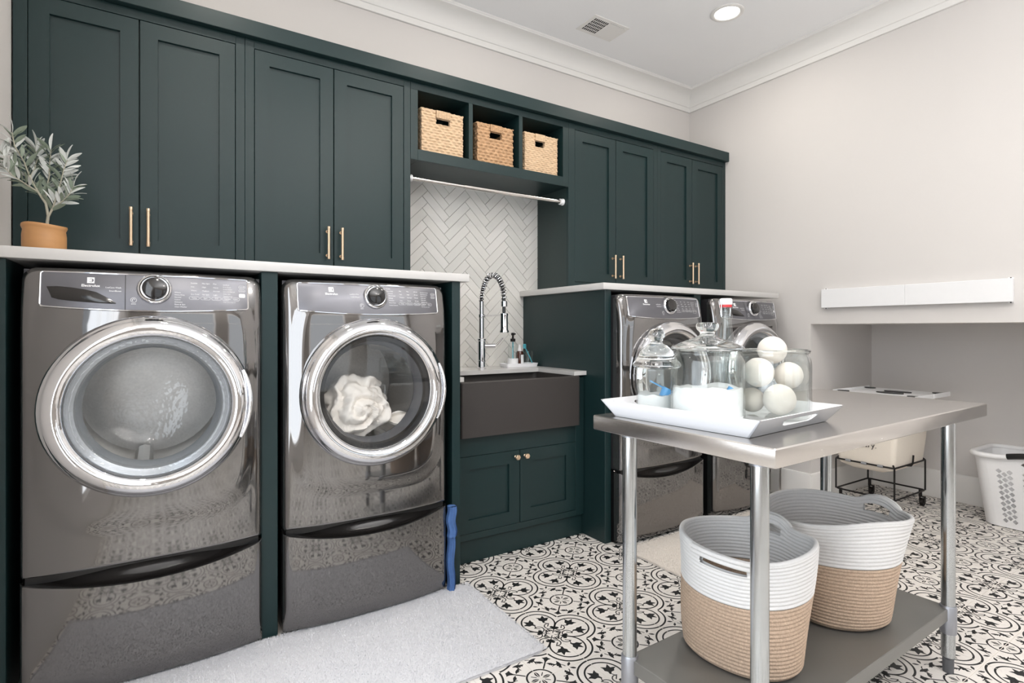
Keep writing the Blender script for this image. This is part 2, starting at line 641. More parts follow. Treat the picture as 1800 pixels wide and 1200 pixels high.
TULIP = [(-.10, -1.0), (.10, -1.0), (.22, -.55), (.62, -.35), (.70, .05), (1.0, .42), (.55, .38), (.30, .30), (.0, 1.0), (-.30, .30), (-.55, .38), (-1.0, .42), (-.70, .05), (-.62, -.35), (-.22, -.55)]
FLEUR = [(-.09, -1.6), (.09, -1.6), (.13, -.5), (.36, .1), (.8, .5), (.42, .62), (.0, .9), (-.42, .62), (-.8, .5), (-.36, .1), (-.13, -.5)]
LEAFS = [(-.05, -1.0), (.18, -.8), (.40, -.75), (.32, -.4), (.62, -.25), (.42, .02), (.60, .25), (.34, .40), (.18, 1.0), (-.10, .55), (-.22, .1), (-.12, -.45)]
PETAL = [(0, -1), (.34, -.3), (.42, .25), (.2, .8), (0, 1), (-.2, .8), (-.42, .25), (-.34, -.3)]


def tile_pattern(seg):
    """black print of one tile as polygons; corner (0,0) = rosette centre, (s,s) = quatrefoil centre"""
    s = TS
    P = []
    tri = []

    def poly(p):
        for t in tessellate_polygon([[Vector((x, y, 0)) for x, y in p]]):
            tri.append([p[i] for i in t])

    # rosette: ring, inner petals, diagonal stem with a fleur
    P += stroke(arc(0, 0, .0475, 0, pi / 2, seg), .0064)
    poly(shape(PETAL, 0, .022, 0, .017))
    poly(shape(PETAL, .022, 0, -pi / 2, .017))
    P += stroke([(.010, .010), (.024, .024)], .0035)
    P += stroke([(.037, .037), (.060, .060)], .0052)
    poly(shape(FLEUR, .074, .074, -pi / 4, .021))
    # leafy sprays between the stems
    for mir in (False, True):
        def m(pts):
            return [(y, x) for x, y in pts] if mir else pts
        poly(m(shape(LEAFS, .028, .100, radians(-75), .022)))
        poly(m(shape(LEAFS, .047, .077, radians(-130), .017)))
        P += stroke(m(arc(.004, .082, .030, radians(80), radians(-20), 6)), .0034)
        poly(m(shape(PETAL, .012, .128, radians(-40), .012)))
        # lobe of the quatrefoil: outer ring, inner ring with scroll, tulip
        c = .0945
        cx, cy = s - c, s
        P += stroke(m(arc(cx, cy, .0905, pi, pi * 1.5 + 0.005, seg * 2)), .0070)
        P += stroke(m(arc(cx, cy, .0665, pi, pi * 1.86, seg * 2)), .0064)
        ex, ey = cx + .0665 * cos(pi * 1.86), cy + .0665 * sin(pi * 1.86)
        P += stroke(m(arc(ex - .019, ey + .004, .0195, radians(-12), radians(215), 10)), [.0048] * 6 + [.0042] * 5)
        poly(m(shape(TULIP, cx - .014, cy - .033, radians(118), .0275)))
        P += stroke(m([(cx + .040, cy - .017), (cx + .028, cy - .030), (cx + .012, cy - .024), (cx + .004, cy - .020)]), [.0045, .0042, .004, .004])
        poly(m(shape(PETAL, s - .029, s - .004, radians(90), .012)))
        poly(m(shape(PETAL, s - .012, s - .024, radians(20), .0085)))
    # little clover near the quatrefoil centre
    for dx, dy in ((0, 0), (-.0125, .002), (.002, -.0125)):
        poly([(s - .030 + dx + .0082 * cos(a), s - .030 + dy + .0082 * sin(a)) for a in [i * pi / 3 for i in range(6)]])
    P += stroke([(s - .030, s - .030), (s - .006, s - .006)], .0035)
    out = []
    for q in P + tri:
        r = tri_clip(q, .0012, s - .0012)
        if len(r) >= 3:
            out.append(r)
    return out


def tile_mesh(name, pat):
    mb = MB()
    g, e = 0.0009, 0.0022
    s = TS
    lo, hi = g, s - g
    mb.add([(lo, lo, -.006), (hi, lo, -.006), (hi, hi, -.006), (lo, hi, -.006), (lo, lo, -.0006), (hi, lo, -.0006), (hi, hi, -.0006), (lo, hi, -.0006),
            (lo + e / 3, lo + e / 3, 0), (hi - e / 3, lo + e / 3, 0), (hi - e / 3, hi - e / 3, 0), (lo + e / 3, hi - e / 3, 0)],
           [(0, 1, 5, 4), (1, 2, 6, 5), (2, 3, 7, 6), (3, 0, 4, 7), (4, 5, 9, 8), (5, 6, 10, 9), (6, 7, 11, 10), (7, 4, 8, 11), (8, 9, 10, 11)], 0)
    for p in pat:
        a = sum(p[i - 1][0] * p[i][1] - p[i][0] * p[i - 1][1] for i in range(len(p)))
        if a < 0:
            p = p[::-1]
        mb.add([(x, y, .00015) for x, y in p], [tuple(range(len(p)))], 1)
    return mb


fl = MB().box(XL - T, AX + T, YF - T, YB + T, -0.1, -0.0015)
floor = struct('floor', fl, M['fgrout'])
tile_me = tile_mesh('tile', tile_pattern(10)).mesh('tile', [M['ftile'], M['fink']], 20)
cheap = tile_mesh('tile', tile_pattern(5))
far = MB()
cands = []
CT, ST = cos(TH), sin(TH)
i0, i1 = int((XL - OX) / TS) - 2, int((AX - OX) / TS) + 2
j0, j1 = int((YF - OY) / TS) - 2, int((YB - OY) / TS) + 2
for i in range(i0, i1):
    for j in range(j0, j1):
        cx, cy = OX + (i + .5) * TS, OY + (j + .5) * TS
        if cx < XL - .02 or cx > AX - .0 or cy > 2.50 or cy < YF - .02 or (cx > XR - .05 and (cy > AY1 + .05 or cy < AY0)):
            continue
        d = cx * ST + cy * CT
        r = cx * CT - cy * ST
        vis = d > 0.5 and abs(r / d) < 0.97 and 1.17 / d < 0.70
        hid = (cy > 2.3 and (cx < 1.1 or cx > 2.15)) or (cx < 1.05 and cy > 1.75) or (cx > 2.2 and cx < 3.6 and cy > 1.8)
        cands.append((0 if (vis and not hid) else 1, d, i, j, cx, cy, hid))
cands.sort()
k = 0
for v, d, i, j, cx, cy, hid in cands:
    # orientation: the tile corner nearest a rosette (even lattice points) becomes its origin
    ox = OX + (i if i % 2 == 0 else i + 1) * TS
    oy = OY + (j if j % 2 == 0 else j + 1) * TS
    q = {(0, 0): 0, (1, 0): 1, (1, 1): 2, (0, 1): 3}[(i % 2, j % 2)]
    rot = q * pi / 2
    if v == 0 and k < 290:
        inst('tile', tile_me, floor, (ox, oy, 0), (0, 0, rot))
        k += 1
    elif not (hid and cy > 2.3):
        mt = Matrix.Translation((ox, oy, 0)) @ Matrix.Rotation(rot, 4, 'Z')
        off = len(far.v)
        far.v += [tuple(mt @ Vector(p)) for p in cheap.v]
        far.f += [tuple(n_ + off for n_ in f_) for f_ in cheap.f]
        far.mi += cheap.mi
far.build('tile_field', [M['ftile'], M['fink']], floor, ang=20, kind='stuff')

# ------------------------------------------------------------------ herringbone splashback (parts of the back wall)
X0, X1, Z0, Z1 = 1.105, 2.175, 0.925, 2.07
MB().box(X0, X1, YB - .006, YB + .01, Z0, Z1).build('grout_bed', M['grout'], wb)


def rect_clip(poly):
    for ax, lim, sg in ((0, X0, 1), (0, X1, -1), (1, Z0, 1), (1, Z1, -1)):
        out = []
        for i in range(len(poly)):
            a, b = poly[i - 1], poly[i]
            da, db = (a[ax] - lim) * sg, (b[ax] - lim) * sg
            if (da >= 0) != (db >= 0):
                t = da / (da - db)
                out.append((a[0] + (b[0] - a[0]) * t, a[1] + (b[1] - a[1]) * t))
            if db >= 0:
                out.append(b)
        poly = out
        if len(poly) < 3:
            return []
    return poly


HL, HW = 0.204, 0.051
g = 0.0009
rr = R
for a in range(-40, 41):
    for b in range(-14, 15):
        for hv in (0, 1):
            if hv == 0:
                q = [(0, 0), (HL, 0), (HL, HW), (0, HW)]
            else:
                q = [(0, HW), (HW, HW), (HW, HW + HL), (0, HW + HL)]
                q = [(x - 0, y) for x, y in q]
            # lattice vectors (W, W)-step down the zigzag and (L, -L) across
            tx, ty = a * HW + b * HL, a * HW - b * HL
            xs = [p[0] for p in q]
            ys = [p[1] for p in q]
            q = [(min(xs) + g, min(ys) + g), (max(xs) - g, min(ys) + g), (max(xs) - g, max(ys) - g), (min(xs) + g, max(ys) - g)]
            c45 = sqrt(.5)
            pol = []
            for x, y in q:
                x, y = x + tx, y + ty
                pol.append((1.214 + (x - y) * c45, 1.50 + (x + y) * c45))
            pol = rect_clip(pol)
            if len(pol) < 3:
                continue
            ar = abs(sum(pol[i - 1][0] * pol[i][1] - pol[i][0] * pol[i - 1][1] for i in range(len(pol)))) / 2
            if ar < 1.5e-4:
                continue
            if sum(pol[i - 1][0] * pol[i][1] - pol[i][0] * pol[i - 1][1] for i in range(len(pol))) < 0:
                pol = pol[::-1]
            cx = sum(p[0] for p in pol) / len(pol)
            cz = sum(p[1] for p in pol) / len(pol)
            n = len(pol)
            t0, t1 = rr.uniform(-.0005, .0005), rr.uniform(-.0005, .0005)
            vs = []
            for dep, inset in ((YB - .004, 0), (YB - .0118, 0), (YB - .0132, .0011)):
                for x, z in pol:
                    l = sqrt((x - cx) ** 2 + (z - cz) ** 2) or 1
                    xx, zz = x - (x - cx) / l * inset, z - (z - cz) / l * inset
                    vs.append((xx, dep + t0 * (xx - cx) * 8 + t1 * (zz - cz) * 8, zz))
            fs = []
            for lv in range(2):
                for i in range(n):
                    j = (i + 1) % n
                    fs.append((lv * n + i, lv * n + j, (lv + 1) * n + j, (lv + 1) * n + i))
            fs.append(tuple(2 * n + i for i in range(n)))
            mb = MB().add(vs, fs)
            mb.build('tile', [rr.choice((M['tile'], M['tile'], M['tile_b'], M['tile_c']))], wb, ang=20)

# ------------------------------------------------------------------ upper cabinets
YU = 2.71
CT_Z = 1.425


def shaker(mb, x0, x1, z0, z1, y, fw=0.062, rec=0.011, th=0.02, ch=0.0012):
    """framed door with a recessed flat panel, front at y"""
    def ring(x0, x1, z0, z1, y):
        return [(x0, y, z0), (x1, y, z0), (x1, y, z1), (x0, y, z1)]
    L = [ring(x0, x1, z0, z1, y + th), ring(x0, x1, z0, z1, y + ch), ring(x0 + ch, x1 - ch, z0 + ch, z1 - ch, y),
         ring(x0 + fw, x1 - fw, z0 + fw, z1 - fw, y), ring(x0 + fw + .001, x1 - fw - .001, z0 + fw + .001, z1 - fw - .001, y + rec)]
    vs = [p for r_ in L for p in r_]
    fs = []
    for k_ in range(4):
        for i in range(4):
            j = (i + 1) % 4
            fs.append((k_ * 4 + i, k_ * 4 + j, k_ * 4 + 4 + j, k_ * 4 + 4 + i))
    fs.append((16, 17, 18, 19))
    fs.append((3, 2, 1, 0))
    return mb.add(vs, fs)


def pull(parent, x, z0, z1, y):
    mb = MB()
    mb.lathe([(0, z0), (.0062, z0), (.0068, z0 + .002), (.0068, z0 + .012), (.006, z0 + .013), (.006, z1 - .013), (.0068, z1 - .012), (.0068, z1 - .002), (.0062, z1), (0, z1)], (x, y - .032, 0), 14)
    for z in (z0 + .02, z1 - .02):
        mb.tube([(x, y - .030, z), (x, y - .002, z)], .0042, 10)
        mb.lathe([(.007, 0), (.007, .003), (0, .003)], (x, y - .0035, z), 12, 'Y')
    return mb.build('handle', M['gold'], parent)


def wall_cabinet(label, xa, xb, doors, handles, group='tall green wall cabinets'):
    t = thing('wall_cabinet', label, 'cabinet', ((xa + xb) / 2, YU, CT_Z), group=group)
    t_m = Matrix.Translation(-Vector(t.location))

    def B(mb, name, m, p=t):
        return mb.xf(t_m).build(name, m, p)
    b = MB()
    b.box(xa, xb, YU + .024, YB - .001, CT_Z + .001, 2.474)
    B(b, 'body', M['green_in'])
    f = MB()
    xs = [xa] + [e for d in doors for e in d] + [xb]
    f.box(xa, doors[0][0] - .002, YU, YU + .025, CT_Z + .001, 2.474, .001)
    f.box(doors[-1][1] + .002, xb, YU, YU + .025, CT_Z + .001, 2.474, .001)
    f.box(doors[0][0] - .002, doors[-1][1] + .002, YU, YU + .025, 2.437, 2.474, .001)
    f.box(doors[0][0] - .002, doors[-1][1] + .002, YU, YU + .025, CT_Z + .001, 1.472, .001)
    B(f, 'face_frame', M['green'])
    for (a, c), hx in zip(doors, handles):
        d = B(shaker(MB(), a, c, 1.4745, 2.4345, YU + .0005), 'door', M['green'])
        h = pull(d, hx, 1.507, 1.662, YU)
        h.data.transform(t_m)
    return t


wall_cabinet('dark green two-door wall cabinet behind the potted olive plant', -0.455, 0.3235, [(-.412, -.0685), (-.0645, .285)], [-.094, -.036])
wall_cabinet('dark green two-door wall cabinet directly left of the herringbone tiles', 0.3245, 1.110, [(.364, .713), (.717, 1.072)], [.683, .748])
wall_cabinet('dark green two-door wall cabinet just right of the open basket cubbies', 2.166, 2.9645, [(2.218, 2.568), (2.572, 2.927)], [2.536, 2.606])
wall_cabinet('dark green two-door wall cabinet at the far end beside the white wall', 2.9655, 3.728, [(3.002, 3.335), (3.339, 3.694)], [3.307, 3.371])

t = thing('cubby_shelf', 'dark green open wall shelf with three cubbies over the sink', 'shelf', (1.638, YU, 2.065))
tm = Matrix.Translation(-Vector(t.location))
b = MB()
b.box(1.111, 2.165, YB - .016, YB - .001, 2.066, 2.474)
b.xf(tm).build('back_panel', M['green_in'], t)
b = MB()
b.box(1.111, 2.165, YU, YB - .016, 2.435, 2.474, .001)
b.box(1.111, 1.152, YU, YB - .016, 2.066, 2.435, .001)
b.box(2.122, 2.165, YU, YB - .016, 2.066, 2.435, .001)
b.xf(tm).build('body', M['green'], t)
b = MB().box(1.152, 2.122, YU, YB - .016, 2.066, 2.124, .001)
b.xf(tm).build('bottom_shelf', M['green'], t)
for x0, x1 in ((1.457, 1.482), (1.793, 1.818)):
    MB().box(x0, x1, YU, YB - .016, 2.124, 2.435, .001).xf(tm).build('divider', M['green'], t)
b = MB().box(XL + .003, XR - .002, YU - .034, YU + .03, 2.475, 2.545, .0015)
tag(b.build('cabinet_cornice', M['green']), 'long flat green cornice board capping all the wall cabinets', 'cornice')
# narrow scribe strip by the left wall
# closet rod
t = thing('hanging_rod', 'chrome tension rod spanning the sink niche under the cubbies', 'rod', (1.11, 2.763, 1.98))
MB().tube([(.012, 0, 0), (.35, 0, 0)], .0105, 16).build('thin_tube', M['steel'], t)
MB().tube([(.345, 0, 0), (1.043, 0, 0)], .0128, 16).build('thick_tube', M['steel'], t)
cap = MB().lathe([(.012, .002), (.021, .002), (.022, .008), (.016, .012), (.016, .02), (.019, .022), (.019, .028), (.012, .03)], (0, 0, 0), 20, 'X')
cap.build('end_cap', M['plastic'], t)
c2 = MB().lathe([(.012, -.002), (.021, -.002), (.022, -.008), (.016, -.012), (.016, -.02), (.019, -.022), (.019, -.028), (.012, -.03)], (1.055, 0, 0), 20, 'X')
c2.build('end_cap', M['plastic'], t)

# ------------------------------------------------------------------ countertops, side panels
YP = 2.245


def slab(name, label, x0, x1, y0, y1, z0, z1):
    o = MB().box(x0, x1, y0, y1, z0, z1, .003, seg=2).build(name, M['quartz'])
    tag(o, label, 'countertop', 'white countertops')
    return o


slab('countertop', 'white stone countertop over the two left laundry machines', XL + .002, 1.200, 2.225, YB - .002, CT_Z - .036, CT_Z)
slab('countertop', 'white stone countertop over the two laundry machines behind the jars', 2.018, 3.655, 2.225, YB - .015, CT_Z - .036, CT_Z)


def panel(label, x0, x1, y0=YP, z1=CT_Z - .037):
    o = MB().box(x0, x1, y0, YB - .014, 0.0005, z1, .0015).build('side_panel', M['green'])
    tag(o, label, 'panel', 'green upright panels between the machines')


panel('green upright panel at the extreme left edge beside a washer', XL + .003, -.392)
panel('green upright panel between the two left laundry machines', .3245, .382)
panel('green upright panel between the left dryer and the sink', 1.121, 1.162)
panel('green upright panel between sink and right-hand dryer, with wide exposed face', 2.048, 2.092)
panel('green upright panel between the two machines behind the jars', 2.80, 2.862, 2.26)

# ------------------------------------------------------------------ sink base, sink, sink countertop
YS = 2.42
t = thing('sink_cabinet', 'dark green two-door base cabinet under the apron sink', 'cabinet', (1.6, YS, 0))
tm = Matrix.Translation(-Vector(t.location))
b = MB().box(1.166, 2.044, YS + .024, YB - .03, .12, .63)
b.xf(tm).build('body', M['green_in'], t)
f = MB()
f.box(1.166, 1.232, YS, YS + .025, .118, .90, .001)
f.box(1.985, 2.044, YS, YS + .025, .118, .90, .001)
f.box(1.232, 1.985, YS, YS + .025, .537, .637, .001)
f.box(1.232, 1.985, YS, YS + .025, .118, .150, .001)
f.xf(tm).build('face_frame', M['green'], t)
MB().box(1.166, 2.044, YS + .018, YS + .04, .0005, .119).xf(tm).build('toe_kick', M['green'], t)
for x0, x1, kx in ((1.234, 1.6055, 1.578), (1.6095, 1.983, 1.637)):
    d = shaker(MB(), x0, x1, .152, .535, YS + .0005, .066).xf(tm).build('door', M['green'], t)
    kb = MB()
    kb.lathe([(.0075, 0), (.0075, -.004), (.005, -.006), (.005, -.016), (.0135, -.018), (.0145, -.020), (.0145, -.030), (.0125, -.032), (0, -.032)], (kx, YS, .503), 6, 'Y')
    kb.xf(tm).build('knob', M['gold'], d, ang=20)

SX0, SX1, SY0, SY1, SZ0, SZ1 = 1.236, 1.982, 2.375, 2.80, .638, .912
t = thing('apron_sink', 'dark grey stone apron-front sink under the spring faucet', 'sink', ((SX0 + SX1) / 2, SY0, SZ0))
tm = Matrix.Translation(-Vector(t.location))
b = MB()
w_ = .022
# outer shell, rim and basin as one body
bo = [(SX0, SY0), (SX1, SY0), (SX1, SY1), (SX0, SY1)]
outer = rrect(SX0, SX1, SY0, SY1, .012, 4)
inner = rrect(SX0 + w_, SX1 - w_, SY0 + w_, SY1 - w_, .03, 4)
inner2 = rrect(SX0 + w_ + .01, SX1 - w_ - .01, SY0 + w_ + .01, SY1 - w_ - .01, .03, 4)
n = len(outer)
lv = [[(x, y, SZ0) for x, y in outer], [(x, y, SZ1 - .005) for x, y in outer],
      [(x + (.004 if x < 1.6 else -.004), y + (.004 if y < 2.6 else -.004), SZ1) for x, y in outer],
      [(x, y, SZ1) for x, y in inner], [(x, y, SZ1 - .006) for x, y in inner], [(x, y, SZ0 + .05) for x, y in inner2], [(x * .9 + .16, y * .9 + .26, SZ0 + .03) for x, y in inner2]]
vs = [p for l in lv for p in l]
fs = [tuple(range(n - 1, -1, -1))]
for a in range(len(lv) - 1):
    for i in range(n):
        j = (i + 1) % n
        fs.append((a * n + i, a * n + j, (a + 1) * n + j, (a + 1) * n + i))
fs.append(tuple((len(lv) - 1) * n + i for i in range(n)))
b.add(vs, fs)
b.xf(tm).build('basin', M['sink'], t)
MB().box(1.335, 1.372, SY1 - w_ - .003, SY1 - w_ + .002, SZ1 - .03, SZ1 - .02, .002).xf(tm).build('overflow_cover', M['plastic'], t)
b = MB()
SCZ = .936
ol = [(1.164, 2.398), (1.262, 2.398), (1.262, 2.745), (1.957, 2.745), (1.957, 2.398), (2.046, 2.398), (2.046, YB - .015), (1.164, YB - .015)]
b.prism(ol, .913, SCZ)
tag(b.build('countertop', M['quartz']), 'white stone countertop around the dark apron sink', 'countertop', 'white countertops')

# ------------------------------------------------------------------ faucet
FX, FY = 1.644, 2.90
t = thing('faucet', 'tall chrome spring faucet with pull-down spray over the dark sink', 'faucet', (FX, FY, SCZ))
z = lambda v: v - SCZ
b = MB().lathe([(0, 0), (.032, 0), (.032, .005), (.026, .009), (.025, .04), (.027, .042), (.027, .048), (.025, .05), (.025, .165), (.028, .168), (.028, .178), (.02, .182), (.0165, .184), (.0165, .305), (.014, .308), (.014, .405), (0, .405)], (0, 0, 0), 24)
b.build('body', M['chrome'], t)
pth = [(0, 0, .39)]
arcp = [(0, -.13 + .13 * cos(a), .405 + .147 * sin(a)) for a in [i * pi / 30 for i in range(31)]]
hose = [(0, 0, .38), (0, 0, .40)] + arcp[1:-1] + [(0, -.26, .40), (0, -.26, .33)]
MB().tube(hose, .0095, 10).build('hose', M['black'], t)
sp = []
full = [Vector(p) for p in ([(0, 0, .40)] + arcp[1:-1] + [(0, -.26, .395)])]
turns, N = 27, 27 * 12
for i in range(N + 1):
    u = i / N * (len(full) - 1)
    k_ = min(int(u), len(full) - 2)
    p = full[k_].lerp(full[k_ + 1], u - k_)
    d = (full[k_ + 1] - full[k_]).normalized()
    a = Vector((1, 0, 0))
    bn = d.cross(a)
    ph = 2 * pi * turns * i / N
    sp.append(p + a * (.0148 * cos(ph)) + bn * (.0148 * sin(ph)))
MB().tube(sp, .0031, 6).build('spring', M['chrome'], t)
MB().lathe([(.0, .395), (.018, .395), (.018, .365), (.013, .362), (.0, .362)], (0, -.26, 0), 18).build('spring_collar', M['chrome'], t)
MB().lathe([(0, .218), (.027, .218), (.028, .224), (.023, .235), (.022, .31), (.0235, .315), (.0235, .325), (.013, .332), (0, .332)], (0, -.26, 0), 22).build('spray_head', M['chrome'], t)
b = MB().tube([(0, 0, .315), (0, -.235, .318)], .0055, 10)
b.lathe([(.02, .308), (.02, .326)], (0, 0, 0), 18)
b.build('docking_arm', M['chrome'], t)
b = MB().tube([(.02, -.01, .135), (.075, -.04, .135)], .015, 16)
b.tube([(.072, -.038, .137), (.085, -.046, .146), (.115, -.062, .185)], [.006, .0055, .004], 10)
b.build('lever', M['chrome'], t)

# ------------------------------------------------------------------ soap tray and bottles by the sink
t = MB()
tr = rrect(1.800, 2.040, 2.855, 2.955, .012, 4)
n = len(tr)
cxm, cym = 1.92, 2.905
lv = [(.94, 0), (1, .022), (.96, .022), (.91, .008)]
vs = [(cxm + (x - cxm) * s_, cym + (y - cym) * s_, SCZ + .0005 + h) for s_, h in lv for x, y in tr]
fs = [tuple(range(n - 1, -1, -1))] + [(a * n + i, a * n + (i + 1) % n, (a + 1) * n + (i + 1) % n, (a + 1) * n + i) for a in range(3) for i in range(n)] + [tuple(3 * n + i for i in range(n))]
t.add(vs, fs)
tag(t.build('soap_tray', M['tray']), 'small white ceramic tray holding bottles behind the sink', 'tray')
TZ = SCZ + .009
t = thing('soap_dispenser', 'clear glass soap dispenser with metal pump and white base sleeve', 'soap dispenser', (1.872, 2.90, TZ))
MB().lathe([(0, .001), (.031, .001), (.031, .12), (.026, .135), (.013, .145), (.013, .155)], (0, 0, 0), 22, caps=False).build('bottle', M['cup'], t)
MB().lathe([(.0318, 0), (.0335, 0), (.0335, .045), (.0318, .045), (.0318, 0)], (0, 0, 0), 22, caps=False).build('sleeve', M['plastic'], t)
MB().lathe([(0, .004), (.029, .004), (.029, .042), (0, .042)], (0, 0, 0), 20).build('soap', M['plastic'], t)
MB().tube([(0, 0, .03), (0, 0, .15)], .004, 8).build('dip_tube', M['teal'], t)
b = MB().lathe([(0, .150), (.016, .150), (.016, .168), (.007, .170), (.006, .188), (.011, .190), (.011, .205), (0, .206)], (0, 0, 0), 16)
b.tube([(0, 0, .2), (-.005, -.035, .198)], .0045, 8)
b.build('pump', M['dark_metal'], t)
t = thing('spray_bottle', 'small brown bottle with white cap and pale label behind the sink', 'bottle', (1.940, 2.925, TZ))
MB().lathe([(0, 0), (.024, 0), (.025, .003), (.025, .075), (.019, .088), (.012, .09), (0, .09)], (0, 0, 0), 20).build('bottle', M['amber'], t)
MB().grid(lambda u, v: (.0256 * cos(radians(-105 + 110 * u)), .0256 * sin(radians(-105 + 110 * u)), .008 + .058 * v), 12, 2).build('paper_label', M['print'], t)
MB().lathe([(0, .088), (.015, .088), (.014, .105), (.009, .112), (.008, .13), (0, .13)], (0, 0, 0), 16).build('cap', M['plastic'], t)
t = thing('dish_brush', 'teal dish brush leaning beside the brown bottle', 'brush', (1.985, 2.880, TZ))
MB().tube([(.02, -.008, .004), (0, -.004, .05), (-.035, .0, .115)], [.003, .0035, .003], 8).build('shaft', M['teal'], t)
MB().box(-.048, -.028, -.008, .008, .105, .135, .004).build('brush_head', M['teal'], t)
t = MB().lathe([(0, .001), (.03, .001), (.034, .085), (.032, .085), (.028, .005), (0, .005)], (2.004, 2.926, TZ), 24)
tag(t.build('drinking_glass', M['cup']), 'clear drinking glass standing on the tray beside the green panel', 'glass')

# ------------------------------------------------------------------ laundry machines
HWD, MZ0, MZ1, DZ, DR = .341, .405, 1.366, .92, .287


def outline():
    r0, r1 = .012, .04
    p = []
    nx = 46
    p += [(-HWD + r0 + (2 * HWD - 2 * r0) * i / nx, MZ0) for i in range(nx)]
    p += arc(HWD - r0, MZ0 + r0, r0, -pi / 2, 0, 3)
    nz = 60
    p += [(HWD, MZ0 + r0 + (MZ1 - r1 - MZ0 - r0) * i / nz) for i in range(1, nz)]
    p += arc(HWD - r1, MZ1 - r1, r1, 0, pi / 2, 6)
    p += [(HWD - r1 - (2 * HWD - 2 * r1) * i / nx, MZ1) for i in range(1, nx)]
    p += arc(-HWD + r1, MZ1 - r1, r1, pi / 2, pi, 6)
    p += [(-HWD, MZ1 - r1 - (MZ1 - r1 - MZ0 - r0) * i / nz) for i in range(1, nz)]
    p += arc(-HWD + r0, MZ0 + r0, r0, pi, 1.5 * pi, 3)[:-1]
    return p


def sst(a, b, x):
    t_ = max(0, min(1, (x - a) / (b - a)))
    return t_ * t_ * (3 - 2 * t_)


def front_y(x, z_):
    y = -.034 * (1 - min(1, abs(x) / HWD) ** 2.6)
    if z_ > 1.19:
        y += .030 * ((z_ - 1.19) / .18) ** 1.4
    s_ = (abs(x) / .305) ** 5 + (abs(z_ - .93) / .40) ** 5
    y -= .008 * (1 - sst(.55, 1.25, s_))
    e = min(HWD - abs(x), MZ1 - z_, (z_ - MZ0) * 2.2)
    dx, dz = abs(x) - (HWD - .04), z_ - (MZ1 - .04)
    if dx > 0 and dz > 0:
        e = .04 - sqrt(dx * dx + dz * dz)
    e = max(0, e)
    if e < .024:
        y += .024 * (1 - sqrt(max(0, 1 - (1 - e / .024) ** 2)))
    return y


def front_panel():
    ol_ = outline()
    n_ = len(ol_)
    ts = [i * .03 for i in range(27)] + [.81, .835, .86, .885, .91, .93, .948, .962, .974, .984, .992, .997, 1]
    vs_, fs_ = [], []
    for t_ in ts:
        for x, z_ in ol_:
            a_ = atan2(z_ - DZ, x)
            cx_, cz_ = .225 * cos(a_), DZ + .225 * sin(a_)
            px, pz = cx_ + (x - cx_) * t_, cz_ + (z_ - cz_) * t_
            vs_.append((px, front_y(px, pz), pz))
    for x, z_ in ol_:
        vs_.append((x, .06, z_))
    for k_ in range(len(ts)):
        for i in range(n_):
            j = (i + 1) % n_
            fs_.append((k_ * n_ + i, k_ * n_ + j, (k_ + 1) * n_ + j, (k_ + 1) * n_ + i)[::-1])
    return MB().add(vs_, fs_)


